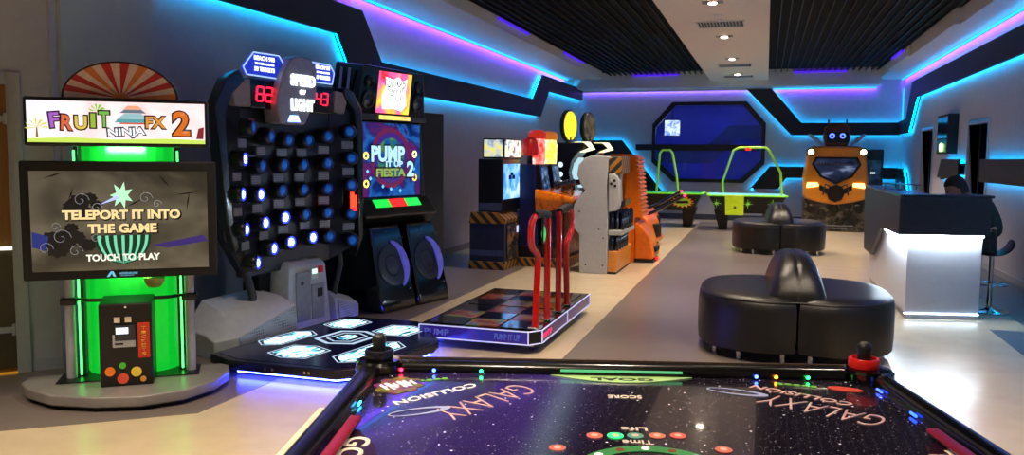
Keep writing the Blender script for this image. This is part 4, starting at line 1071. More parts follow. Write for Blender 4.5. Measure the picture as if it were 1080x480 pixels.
# handrails (bolted to the stage): a bent post and a straight post joined by a black grip
def handrail(xs, xb, sgn):
    yy = -HY + .06
    st_post = [(xs, yy, .19), (xs, yy, 1.06), (xs, yy + .01, 1.11)]
    bent = [(xb, yy, .19), (xb - sgn * .03, yy, .46), (xb - sgn * .07, yy, .73), (xb - sgn * .065, yy, .785), (xb - sgn * .02, yy, .825), (xb + sgn * .07, yy, .855), (xb + sgn * .125, yy, .89), (xb + sgn * .15, yy, .95), (xb + sgn * .15, yy, 1.02), (xb + sgn * .12, yy, 1.085), (xb + sgn * .05, yy, 1.12), (xb - sgn * .04, yy, 1.125)]
    M().tube(bent, .028, 12).build('bent_post', bar_red, ST, smooth=True)
    M().tube(st_post, .028, 12).build('straight_post', bar_red, ST, smooth=True)
    M().tube([(xb + sgn * .04, yy, 1.13), (xb - sgn * .08, yy, 1.14), (xs, yy, 1.11)], .034, 12).build('grip', matte, ST, smooth=True)
    for x in (xs, xb): M().box(x - .055, x + .055, yy - .05, yy + .05, .195, .215).build('post_foot', chrome, ST, .006)
handrail(-.49, -.86, -1)
handrail(-.09, .25, 1)
M().lathe([(.012, 0), (.02, .06), (.012, .12)], 10).build('green_tag', E('green_tag', (.2, .8, .4), .8), ST, loc=(-.66, -.47, .90))
M().box(-.68, -.64, -.475, -.458, .88, 1.12).build('tag_bracket', black, ST, .004)

# ================================================================== hazard-striped cabinet behind the stage
def hazard(nm):
    m = bpy.data.materials.new(nm); m.use_nodes = True; nt = m.node_tree; b = nt.nodes['Principled BSDF']
    tc = nt.nodes.new('ShaderNodeTexCoord'); mp = nt.nodes.new('ShaderNodeMapping'); mp.inputs['Rotation'].default_value = (R(0), R(0), R(0))
    sp = nt.nodes.new('ShaderNodeSeparateXYZ'); nt.links.new(tc.outputs['Object'], sp.inputs[0])
    a = nt.nodes.new('ShaderNodeMath'); a.operation = 'ADD'; nt.links.new(sp.outputs['X'], a.inputs[0]); nt.links.new(sp.outputs['Y'], a.inputs[1])
    s2 = nt.nodes.new('ShaderNodeMath'); s2.operation = 'SUBTRACT'; nt.links.new(a.outputs[0], s2.inputs[0]); nt.links.new(sp.outputs['Z'], s2.inputs[1])
    mu = nt.nodes.new('ShaderNodeMath'); mu.operation = 'MULTIPLY'; mu.inputs[1].default_value = 6.5; nt.links.new(s2.outputs[0], mu.inputs[0])
    fr = nt.nodes.new('ShaderNodeMath'); fr.operation = 'FRACT'; nt.links.new(mu.outputs[0], fr.inputs[0])
    gt = nt.nodes.new('ShaderNodeMath'); gt.operation = 'GREATER_THAN'; gt.inputs[1].default_value = .5; nt.links.new(fr.outputs[0], gt.inputs[0])
    mx = nt.nodes.new('ShaderNodeMix'); mx.data_type = 'RGBA'; nt.links.new(gt.outputs[0], mx.inputs[0])
    mx.inputs[6].default_value = (.02, .02, .02, 1); mx.inputs[7].default_value = lin((.66, .44, .14)) + (1,)
    nt.links.new(mx.outputs[2], b.inputs['Base Color']); b.inputs['Roughness'].default_value = .4
    return m
haz = hazard('hazard_stripes')
navy = mat('cabinet_navy', (.16, .18, .27), .35, vary=.15)
HZ = thing('striped_shooting_cabinet', 'navy cabinet with hazard stripes, a blue screen and a bright picture box on top', 'arcade machine', (-3.47, 10.73, 0), 90)
M().box(0, .92, .0, .55, .0, .12).build('base_block', haz, HZ, .01)
M().box(.01, .91, .01, .54, .12, .66).build('lower_body', navy, HZ, .01)
M().prism([(-.0, .66), (-.0, .72), (.12, .82), (.52, .82), (.55, .66)], -.0, .92, 'x').build('striped_shelf', haz, HZ, .006)
M().box(-.004, -.001, .02, .53, .20, .28).build('side_band', G('bandblue', (.25, .29, .42), .35), HZ)
ub = M().box(.03, .89, .06, .42, .82, 1.57).build('upper_body', G('ub_black', (.05, .05, .07), .35), HZ, .012)
M().box(.022, .03, .07, .41, .84, .95).build('side_band', G('bandblue', (.25, .29, .42), .35), HZ)
M().box(.10, .84, .05, .06, 1.0, 1.50).build('screen', ramp_mat('hz_screen', [(.3, (.15, .45, .85)), (.5, (.45, .70, .98)), (.7, (.8, .9, 1))], 5, 1.1, .2, .6), HZ)
mb = M(); mb.box(.30, .42, .044, .05, 1.28, 1.34); mb.box(.46, .58, .044, .05, 1.28, 1.34); mb.box(.38, .50, .044, .05, 1.34, 1.38); mb.build('screen_sprite', G('sprite_navy', (.1, .15, .4), .4), HZ)
M().box(.05, .87, .04, .36, 1.575, 1.86).build('picture_box', black, HZ, .01)
M().box(.09, .83, .032, .04, 1.60, 1.84).build('picture', ramp_mat('pb_pic', [(.32, (.12, .14, .16)), (.45, (.75, .78, .8)), (.56, (.95, .97, .9)), (.66, (.95, .85, .3))], 9, 1.15, .2, .3), HZ)
M().box(.044, .05, .06, .34, 1.60, 1.84).build('side_picture', ramp_mat('pb_pic2', [(.35, (.12, .14, .16)), (.5, (.7, .75, .8)), (.66, (.9, .85, .4))], 9, .9, .2, .3), HZ)
M().box(.10, .82, -.006, .0, .14, .64).build('front_art', ramp_mat('hz_art', [(.35, (.04, .04, .05)), (.5, (.35, .30, .26)), (.65, (.6, .4, .22))], 6, 0), HZ)
M().box(.52, .60, -.01, .0, .50, .60).build('coin_slot', E('coin_glow', (.8, .85, 1), .8), HZ, .003)

# ================================================================== twin gun game with domed lamps and orange console
GG = thing('twin_gun_game', 'double gun arcade game with red and yellow glowing jars above two tilted screens', 'arcade machine', (-3.12, 12.02, 0), 90)
GG.scale = (.82, .68, 1)
M().box(-.85, .85, .0, .49, .13, .30).build('base', black, GG, .015)
M().box(-.93, .93, -.62, .49, .0, .13).build('base_skirt', haz, GG, .01)
M().box(-.80, .80, -.50, .0, .13, .84).build('front_body', ramp_mat('gg_art', [(.4, (.05, .05, .06)), (.52, (.30, .18, .12)), (.62, (.62, .42, .24))], 4, 0, .3), GG, .02)
M().loft([[(-.85, .05, .3), (.85, .05, .3), (.85, .49, .3), (-.85, .49, .3)], [(-.85, .15, 1.50), (.85, .15, 1.50), (.85, .49, 1.50), (-.85, .49, 1.50)]]).build('tower_body', G('gg_blue', (.06, .08, .26), .3), GG, .02)
for sx in (-1, 1):
    c = sx * .42
    M().loft([[(c - .30, .0, 1.10), (c + .30, .0, 1.10), (c + .30, .10, 1.10), (c - .30, .10, 1.10)], [(c - .26, .10, 1.50), (c + .26, .10, 1.50), (c + .26, .2, 1.50), (c - .26, .2, 1.50)]]).build('screen_bezel', black, GG, .01)
    mb = M(); mb.add([(c - .25, .004, 1.13), (c + .25, .004, 1.13), (c + .22, .085, 1.46), (c - .22, .085, 1.46), (c - .25, .014, 1.13), (c + .25, .014, 1.13), (c + .22, .095, 1.46), (c - .22, .095, 1.46)], [(0, 1, 2, 3), (7, 6, 5, 4), (0, 4, 5, 1), (1, 5, 6, 2), (2, 6, 7, 3), (3, 7, 4, 0)])
    mb.build('tilted_screen', ramp_mat('gg_scr%d' % (sx + 1), [(.4, (.04, .08, .2)), (.55, (.16, .28, .5)), (.68, (.55, .65, .75))], 12, .7, .2, .4), GG)
    jar_c = ((.95, .12, .10), (.98, .80, .12))[(sx + 1) // 2]
    o = M().lathe([(.17, 0), (.18, .06), (.185, .30), (.16, .36), (.15, .38)], 28).build('glowing_jar', ramp_mat('jar%d' % (sx + 1), [(.35, jar_c), (.55, (1, .55, .5) if sx < 0 else (1, .95, .5)), (.7, (1, .9, .9))], 5, 1.25, .2), GG, smooth=True, loc=(c, .24, 1.50))
    M().lathe([(.19, 0), (.20, .03), (.19, .09), (.13, .13), (1e-5, .14)], 28).build('jar_lid', mat('lid%d' % (sx + 1), (.85, .22, .10) if sx < 0 else (.92, .55, .12), .3, em=.35, emcol=(.9, .2, .08) if sx < 0 else (.9, .5, .1)), o, smooth=True, loc=(0, 0, .37))
    # gun on the console
    gm = G('gun_m', (.10, .13, .22), .2, coat=.5)
    g = M(); g.tube([(c, -.25, 1.19), (c, -.58, 1.23)], [.05, .04], 14); g.ball((c, -.22, 1.19), .075, 14, (1, 1.1, .9)); g.tube([(c, -.35, 1.19), (c, -.37, 1.09)], .03, 10)
    g.tube([(c, -.58, 1.23), (c, -.62, 1.235)], .05, 14)
    g.build('mounted_gun', gm, GG, smooth=True)
    M().lathe([(.03, 0), (.04, .08)], 12).build('gun_socket', chrome, GG, loc=(c, -.32, 1.06))
M().lathe([(.17, 0), (.19, .06), (.16, .22), (.10, .27), (1e-5, .28)], 24).build('rear_dome', mat('dome_red', (.75, .10, .08), .3, em=.12, emcol=(.8, .1, .05)), GG, smooth=True, loc=(-.72, .30, 1.62))
M().cyl((-.72, .30, 1.5), (-.72, .30, 1.64), .06, 14).build('dome_stem', black, GG)
oc = ramp_mat('console_orange', [(.3, (.90, .36, .06)), (.5, (.96, .52, .10)), (.65, (.70, .28, .06)), (.8, (.98, .65, .2))], 5, 0, .15)
M().loft([[(-.80, -.50, .84), (.80, -.50, .84), (.86, .12, .80), (-.86, .12, .80)], [(-.93, -.76, .97), (.93, -.76, .97), (.93, .12, 1.0), (-.93, .12, 1.0)], [(-.90, -.70, 1.03), (.90, -.70, 1.03), (.92, .12, 1.14), (-.92, .12, 1.14)]]).build('console', oc, GG, .03)
M().tube([(-.7, -.77, .97), (0, -.79, .97), (.7, -.77, .97)], .02, 10).build('console_rail', chrome, GG, smooth=True)

# ================================================================== pair of arched towers with oval signs
def arch_tower(x, y, lit_, label):
    t = thing('oval_sign_game', label, 'arcade machine', (x, y, 0), 76, None)
    # curved black column, a C profile opening to the front
    prof = [(.45, 0), (.45, 1.85), (-.12, 1.85), (-.22, 1.76), (-.05, 1.70), (.08, 1.55), (.13, 1.35), (.08, 1.15), (-.05, 1.02), (-.45, .98), (-.50, .88), (-.38, .80), (-.30, 0)]
    M().prism(prof, -.16, .16, 'x').build('curved_body', gloss, t, .02)
    M().prism([(-.235, 1.74), (-.04, 1.69), (.06, 1.862), (-.14, 1.862)], -.10, .10, 'x').build('lit_hood', E('hood_glow', (1, .97, .75), 1.2), t)
    M().prism([(-.03, 1.10), (.05, 1.20), (.10, 1.35), (.06, 1.50), (-.02, 1.60), (-.02, 1.4)], -.10, .10, 'x').build('lit_window', E('tower_window', (.75, .9, .95), .7), t)
    for zz in (1.32, 1.48, 1.18):
        M().lathe([(.045, 0), (.045, .008)], 18).build('round_mark', E('mark_w', (.85, .92, 1), .9), t, loc=(-.161, .28, zz), rot=(0, -PI / 2, 0))
    M().cyl((0, .22, 1.84), (0, .22, 1.95), .05, 12).build('sign_stem', black, t)
    el = [(.26 * math.cos(a), 2.13 + .27 * math.sin(a)) for a in [2 * PI * i / 36 for i in range(36)]]
    sgn = M().prism(el, .19, .26).build('oval_sign', G('oval_rim', (.10, .10, .08), .3), t, .01)
    el2 = [(.225 * math.cos(a), 2.13 + .24 * math.sin(a)) for a in [2 * PI * i / 36 for i in range(36)]]
    if lit_: M().prism(el2, .182, .19).build('sign_face', E('oval_yellow', (1, .90, .15), 1.0), sgn)
    else: M().prism(el2, .182, .19).build('sign_face', ramp_mat('oval_dull', [(.4, (.36, .30, .10)), (.6, (.60, .50, .2))], 6, .3), sgn)
    M().box(-.15, .15, -.46, -.15, 1.0, 1.05).build('desk_glow', G('desk_blue', (.12, .2, .4), .2, em=.3, emcol=(.1, .25, .6)), t, .01)
    mb = M(); mb.ball((0, -.42, 1.10), .07, 12); mb.tube([(0, -.42, 1.08), (.0, -.52, 1.14)], .035, 10); mb.build('controller', G('gun_m', (.1, .13, .22), .2), t, smooth=True)
    return t
arch_tower(-2.98, 13.25, True, 'black curved arcade tower under a bright yellow oval sign')
arch_tower(-2.80, 13.95, False, 'black curved arcade tower under an unlit brownish oval sign')

# ================================================================== tall pale cabinet with black canisters
TC = thing('pale_alley_cabinet', 'tall pale grey cabinet with rounded back, black canisters and hazard marks', 'arcade machine', (-2.05, 10.9, 0), 0)
prof = [(-.39, 0), (0, 0), (0, .9), (-.02, 1.2), (-.0, 1.62), (-.22, 1.63), (-.33, 1.60), (-.42, 1.50), (-.44, 1.36), (-.38, 1.22), (-.32, 1.14), (-.40, 1.08), (-.47, .96), (-.50, .80), (-.47, .62), (-.40, .54)]
paleg = mat('pale_grey', (.70, .70, .68), .4, vary=.05)
M().prism(prof, 0, .16, 'y').build('side_panel', paleg, TC, .012)
M().prism([(p[0], p[1]) for p in prof], 1.15, 1.25, 'y').build('side_panel', paleg, TC, .012)
M().box(-.38, -.05, .16, 1.15, .0, 1.5).build('rear_body', matte, TC)
ob = mat('orange_base', (.86, .54, .20), .4, vary=.15)
M().prism([(.005, .03), (.13, .03), (.14, .32), (.005, .32)], .02, 1.2, 'y').build('orange_base', ob, TC, .01)
M().box(.005, .20, .02, 1.1, .54, .61).build('canister_shelf', paleg, TC, .01)
hp = [(.005, 1.38)] + [(.05 + .10 * math.cos(a), 1.24 + .15 * math.sin(a)) for a in [PI / 2 - PI * i / 16 for i in range(1, 9)]] + [(.15, .96), (.12, .88), (.005, .86)]
M().prism(hp, -.01, .20, 'y').build('rounded_housing', paleg, TC, .012)
for (x, z) in ((.04, 1.25), (.085, 1.29), (.095, 1.22)):
    M().cyl((x, -.014, z), (x, -.008, z), .020, 14).build('finger_hole', matte, TC)
for row, (z0, h_) in enumerate(((.32, .22), (.61, .27))):
    for j in range(5):
        for i in range(2 if row == 0 else 3):
            M().lathe([(.034, 0), (.036, .01), (.036, h_ - .05), (.028, h_ - .02), (.02, h_ - .005)], 14).build('black_canister', gloss, TC, smooth=True, loc=(.045 + i * .065, .07 + j * .19 + .03 * i, z0))
M().prism([(.01, .84), (.01, .93), (.20, 1.03), (.20, .95)], .22, .75, 'y').build('striped_ramp', haz, TC, .006)
M().prism([(.005, 1.40), (.005, 1.60), (.17, 1.62), (.18, 1.38)], .02, .7, 'y').build('striped_cap', haz, TC, .006)
M().box(-.38, 0.12, .02, 1.22, -.0, .03).build('foot', matte, TC)
for (x, z) in ((-.12, .62), (-.40, .86), (-.30, .12), (-.06, .12), (-.06, .5)): M().lathe([(.012, 0), (.012, .006)], 10, Matrix.Translation((x, -.001, z)) @ Matrix.Rotation(PI / 2, 4, 'X')).build('bolt', dgrey, TC)
def ribbed(y, label):
    t = thing('orange_ribbed_machine', label, 'arcade machine', (-2.0, y, 0), 90, None)
    pr = [(.30, 0), (.30, 1.66), (.0, 1.66)]
    z = 1.62
    while z > .72:
        k = -.10 - .10 * (1.66 - z)
        pr += [(k, z), (k - .035, z - .02), (k - .035, z - .04), (k, z - .058)]
        z -= .062
    pr += [(-.10, .70), (-.10, .0)]
    M().prism(pr, -.32, .32, 'x').build('ribbed_column', orange, t, .006)
    M().prism([(-.42, .10), (-.34, .40), (-.16, .62), (-.10, .62), (-.10, .05), (-.38, .05)], -.30, .30, 'x').build('front_hood', orange, t, .03)
    M().box(-.2, .2, -.43, -.32, .16, .24).build('dark_slot', matte, t, .01)
    M().prism([(-.40, .0), (-.1, .0), (-.1, .05), (-.40, .05)], -.28, .28, 'x').build('foot', matte, t)
    M().box(-.06, .06, -.44, -.40, .03, .055).build('floor_lamp_strip', E('red_floor', (1, .1, .1), 2), t)
    return t
ribbed(12.62, 'orange ribbed arcade column just beyond the tall pale cabinet')
def cone_machine(x, y, label):
    t = thing('orange_hood_machine', label, 'arcade machine', (x, y, 0), 80, None)
    M().prism([(-.55, .12), (-.42, .50), (-.10, .68), (.30, .60), (.35, .04), (-.50, .04)], -.33, .33, 'x').build('hood', orange, t, .04)
    M().box(-.30, .30, -.45, .3, 0, .05).build('foot', matte, t)
    M().tube([(0, -.30, .55), (.0, -.55, .66), (.0, -1.0, .92)], [.035, .03, .03], 12).build('barrel', gloss, t, smooth=True)
    M().ball((0, -1.02, .93), .028, 10).build('tip_lamp', E('tip_red', (1, .15, .35), 3), t)
    M().box(-.12, .12, -.56, -.46, .15, .40).build('dark_panel', matte, t, .02)
    M().cyl((0, .1, .6), (0, .1, 1.0), .03, 12).build('lamp_stem', black, t)
    M().lathe([(.14, 0), (.15, .03), (.13, .06), (1e-5, .07)], 24).build('round_lamp', E('round_lamp', (.95, .9, .7), 1.6), t, smooth=True, loc=(0, .05, 1.12), rot=(PI / 2, 0, 0))
    M().lathe([(.165, 0), (.17, .03), (.165, .05)], 24).build('lamp_rim', gloss, t, smooth=True, loc=(0, .06, 1.12), rot=(PI / 2, 0, 0))
    M().ball((0, -.05, .80), .03, 10).build('violet_lamp', E('tip_violet', (.6, .2, 1), 3), t)
    return t
cone_machine(-2.4, 15.1, 'orange hooded gun machine with a long black barrel, nearer of the two')
cone_machine(-2.65, 17.0, 'orange hooded gun machine with a long black barrel, farther of the two')

# ================================================================== far air hockey tables
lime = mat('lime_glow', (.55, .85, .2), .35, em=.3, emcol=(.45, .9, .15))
def far_hockey(loc, rz, L_, Wd, label, top_m, arch_pts, front):
    t = thing('air_hockey_table', label, 'air hockey table', loc, rz)
    M().box(-L_ / 2, L_ / 2, -Wd / 2, Wd / 2, .765, .80).build('rail_frame', lime, t, .02)
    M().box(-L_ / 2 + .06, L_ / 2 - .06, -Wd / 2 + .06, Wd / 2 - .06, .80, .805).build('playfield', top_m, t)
    M().loft([[(-L_ / 2 + .25, -Wd / 2 + .2, .38), (L_ / 2 - .25, -Wd / 2 + .2, .38), (L_ / 2 - .25, Wd / 2 - .2, .38), (-L_ / 2 + .25, Wd / 2 - .2, .38)],
              [(-L_ / 2 + .05, -Wd / 2 + .04, .765), (L_ / 2 - .05, -Wd / 2 + .04, .765), (L_ / 2 - .05, Wd / 2 - .04, .765), (-L_ / 2 + .05, Wd / 2 - .04, .765)]]).build('body', G('fh_black', (.05, .055, .06), .25), t, .02)
    for sx in (-1, 1):
        for sy in (-1, 1):
            x, y = sx * (L_ / 2 - .38), sy * (Wd / 2 - .3)
            M().loft([[(x - .09, y - .09, 0), (x + .09, y - .09, 0), (x + .09, y + .09, 0), (x - .09, y + .09, 0)], [(x - .16 + sx * .05, y - .12, .45), (x + .16 + sx * .05, y - .12, .45), (x + .16 + sx * .05, y + .12, .45), (x - .16 + sx * .05, y + .12, .45)]]).build('leg', black, t, .015)
    M().tube(arch_pts, .027, 10).build('arch', mat('arch_lime', (.66, .80, .28), .3, em=.18, emcol=(.5, .85, .2)), t, smooth=True)
    return t
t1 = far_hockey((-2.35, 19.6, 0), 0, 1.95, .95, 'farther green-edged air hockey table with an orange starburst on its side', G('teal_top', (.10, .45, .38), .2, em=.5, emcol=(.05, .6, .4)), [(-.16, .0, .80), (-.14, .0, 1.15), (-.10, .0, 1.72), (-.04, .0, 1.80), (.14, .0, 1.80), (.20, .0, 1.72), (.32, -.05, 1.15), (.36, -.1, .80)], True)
sb = [( .50 + (.27 if i % 2 else .19) * math.cos(2 * PI * i / 28), .585 + (.135 if i % 2 else .09) * math.sin(2 * PI * i / 28)) for i in range(28)]
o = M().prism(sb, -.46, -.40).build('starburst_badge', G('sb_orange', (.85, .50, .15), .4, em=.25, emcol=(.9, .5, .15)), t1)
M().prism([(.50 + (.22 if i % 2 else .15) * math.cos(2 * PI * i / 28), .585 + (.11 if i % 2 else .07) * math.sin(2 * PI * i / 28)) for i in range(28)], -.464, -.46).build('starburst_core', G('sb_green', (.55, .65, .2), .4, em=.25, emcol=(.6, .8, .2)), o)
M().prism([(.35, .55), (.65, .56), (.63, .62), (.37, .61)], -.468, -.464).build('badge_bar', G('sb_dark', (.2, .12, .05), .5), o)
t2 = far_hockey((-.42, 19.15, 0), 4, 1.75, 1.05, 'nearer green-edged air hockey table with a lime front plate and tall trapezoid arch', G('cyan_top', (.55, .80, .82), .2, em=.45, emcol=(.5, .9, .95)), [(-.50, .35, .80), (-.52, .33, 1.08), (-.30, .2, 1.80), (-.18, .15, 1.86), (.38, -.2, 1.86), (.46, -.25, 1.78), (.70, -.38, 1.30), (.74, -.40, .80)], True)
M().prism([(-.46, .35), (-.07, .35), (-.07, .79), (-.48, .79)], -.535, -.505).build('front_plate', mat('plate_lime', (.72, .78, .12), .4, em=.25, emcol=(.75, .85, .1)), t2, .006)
M().prism([(-.30, .50), (-.22, .50), (-.26, .565)], -.54, -.535).build('front_mark', matte, t2)
for cx in (-.66, .02, .55):
    mb = M()
    for k in range(4):
        a = k * PI / 4; L_ = .11 if k % 2 == 0 else .07
        dx, dz = math.cos(a) * L_, math.sin(a) * L_; nx, nz_ = -math.sin(a) * .006, math.cos(a) * .006
        mb.prism([(cx - dx, .60 - dz), (cx + nx, .60 + nz_), (cx + dx, .60 + dz), (cx - nx, .60 - nz_)], -.506, -.44)
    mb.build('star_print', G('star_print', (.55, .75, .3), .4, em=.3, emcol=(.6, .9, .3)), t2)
mb = M(); mb.box(-.08, -.03, -.02, .02, 1.83, 1.87)
dg_ = M().box(-.06, .08, .0, .04, 1.79, 1.85).build('score_display', black, t2, .004)
M().box(-.05, .07, -.006, .0, 1.80, 1.84).build('score_digits', E('score_far', (1, .1, .1), 3), dg_)

# ================================================================== yellow vehicle-front machine at the back wall
YM = thing('yellow_vehicle_machine', 'big yellow vehicle-fronted arcade machine with four lit lamps, by the back wall', 'arcade machine', (1.46, 19.35, 0), 0)
ypaint = mat('vehicle_yellow', (.90, .56, .10), .28, coat=.4, vary=.08)
M().loft([[(-.62, .0, .0), (.66, .0, 0), (.66, .9, 0), (-.62, .9, 0)], [(-.64, -.02, .72), (.68, -.02, .72), (.68, .9, .72), (-.64, .9, .72)]]).build('lower_body', ramp_mat('ym_mech', [(.35, (.03, .03, .03)), (.5, (.18, .16, .13)), (.62, (.40, .36, .28)), (.72, (.1, .08, .06))], 7, 0, .4), YM, .02)
sh_ = [(-.64, .74), (-.66, 1.15), (-.61, 1.55), (-.60, 1.78), (-.52, 1.90), (.54, 1.90), (.62, 1.78), (.64, 1.55), (.69, 1.15), (.67, .74), (.40, .66), (.02, .60), (-.38, .66)]
M().prism(sh_, -.10, .85).build('yellow_shell', ypaint, YM, .06, 3)
wsd = M().prism([(-.50, 1.50), (-.42, 1.66), (.45, 1.66), (.53, 1.50), (.36, 1.22), (.02, 1.06), (-.32, 1.22)], -.125, -.10).build('windshield_frame', black, YM, .01)
M().prism([(-.44, 1.50), (-.38, 1.62), (.40, 1.62), (.47, 1.50), (.32, 1.26), (.02, 1.12), (-.28, 1.26)], -.132, -.125).build('windshield', ramp_mat('ws', [(.35, (.04, .05, .09)), (.55, (.20, .24, .38)), (.7, (.6, .66, .8))], 2.5, .45, .1, .2, stretch=(.8, 1, 2.5)), wsd)
for i in range(13):
    M().box(-.38 + i * .058, -.345 + i * .058, -.136, -.132, 1.49, 1.53).build('trim_mark', G('tm', (.35, .30, .22), .4), wsd)
for (x, z, r_) in ((-.52, 1.77, .075), (.56, 1.77, .075)):
    o = M().lathe([(r_ * 1.3, 0), (r_ * 1.3, .03), (r_, .04), (r_, .0)], 24).build('lamp_ring', dgrey, YM, smooth=True, loc=(x, -.09, z), rot=(PI / 2, 0, 0))
    M().lathe([(r_ * .85, .0), (r_ * .7, .045), (1e-5, .06)], 20).build('lamp', E('round_hl', (1, .93, .7), 5), o, smooth=True)
for sx, c in ((-1, -.46), (1, .50)):
    M().prism([(c - .13, .99 + sx * .02), (c + .13, .99 - sx * .02), (c + .10, 1.09 - sx * .0), (c - .12, 1.09 + sx * .0)], -.125, -.10).build('headlamp', E('yl_hl', (1, .82, .4), 3.5), YM, .01)
M().prism([(-.32, 1.05), (-.16, .96), (.20, .96), (.36, 1.05), (.36, .93), (.20, .84), (-.16, .84), (-.32, .93)], -.118, -.10).build('grille', matte, YM, .008)
for k in range(3): M().box(-.28 + 0, .32, -.122, -.118, .885 + k * .035, .895 + k * .035).build('grille_bar', dgrey, YM)
M().prism([(-.11, .72), (-.16, .85), (-.12, 1.0), (.02, 1.06), (.16, 1.0), (.20, .85), (.15, .72), (.02, .66)], -.20, -.11).build('centre_mount', G('mount_m', (.16, .13, .10), .3, metal=.5), YM, .02)
mb = M()
for sx in (-1, 1): mb.tube([(.02 + sx * .10, -.16, 1.0), (.02 + sx * .22, -.18, 1.06), (.02 + sx * .26, -.16, .82)], .016, 8)
mb.build('hose', black, YM, smooth=True)
for i, (x, z, r_) in enumerate([(-.48, .5, .10), (-.25, .42, .08), (.0, .5, .11), (.28, .42, .09), (.50, .52, .10), (-.40, .25, .07), (.15, .25, .08), (.45, .25, .07)]):
    M().lathe([(r_, 0), (r_, .03), (r_ * .7, .05), (r_ * .3, .04), (1e-5, .05)], 18).build('machine_wheel', G('gearm', (.20, .18, .15), .35, metal=.6), YM, smooth=True, loc=(x, -.01, z), rot=(PI / 2, 0, 0))
for (w, z) in ((.85, .12), (.6, .06)): M().box(-w / 2, w / 2, -.01, -.002, z, z + .025).build('lower_strip', G('lowstrip', (.5, .5, .5), .4), YM)
# plain lamp head on top
hd = M().loft([[(-.20, .05, 1.88), (.24, .05, 1.88), (.24, .40, 1.88), (-.20, .40, 1.88)], [(-.26, .02, 2.10), (.30, .02, 2.10), (.30, .42, 2.10), (-.26, .42, 2.10)], [(-.24, .05, 2.32), (.28, .05, 2.32), (.28, .40, 2.32), (-.24, .40, 2.32)], [(-.12, .12, 2.43), (.16, .12, 2.43), (.16, .34, 2.43), (-.12, .34, 2.43)]]).build('lamp_head', G('head_brown', (.36, .20, .10), .35), YM, .04, 3)
M().prism([(-.20, 1.97), (-.22, 2.22), (.26, 2.22), (.24, 1.97)], -.0, .03).build('head_visor', black, YM, .01)
for x in (-.09, .13):
    mb = M(); mb.tube([(x + .045 * math.cos(q * PI / 8), -.01, 2.13 + .045 * math.sin(q * PI / 8)) for q in range(16)], .014, 8, True); mb.build('ring_eye_lamp', E('ring_eye', (.25, .35, 1), 4), YM)
for sx in (-1, 1):
    M().prism([(.02 + sx * .24, 1.88), (.02 + sx * .30, 1.88), (.02 + sx * .62, 2.16), (.02 + sx * .56, 2.18), (.02 + sx * .42, 2.10)], .15, .20).build('side_blade', lgrey, YM, .008)
for x in (-.16, .22): M().box(x - .02, x + .02, .18, .22, 2.38, 2.50).build('top_stub', matte, YM, .004)
t = thing('dark_cabinet', 'narrow dark cabinet standing right behind the yellow machine', 'arcade machine', (2.38, 20.6, 0), 0)
M().box(-.22, .22, 0, .6, 0, 1.85).build('body', G('dk', (.05, .06, .09), .3), t, .02)
M().box(-.17, .17, -.01, .0, 1.0, 1.6).build('screen', ramp_mat('dk_scr', [(.4, (.03, .05, .08)), (.6, (.12, .22, .35))], 6, .5), t)
mb = M(); mb.box(-.05, .05, -.016, -.01, 1.28, 1.32); mb.build('screen_glint', E('glint_w', (.8, .9, 1), 1), t)

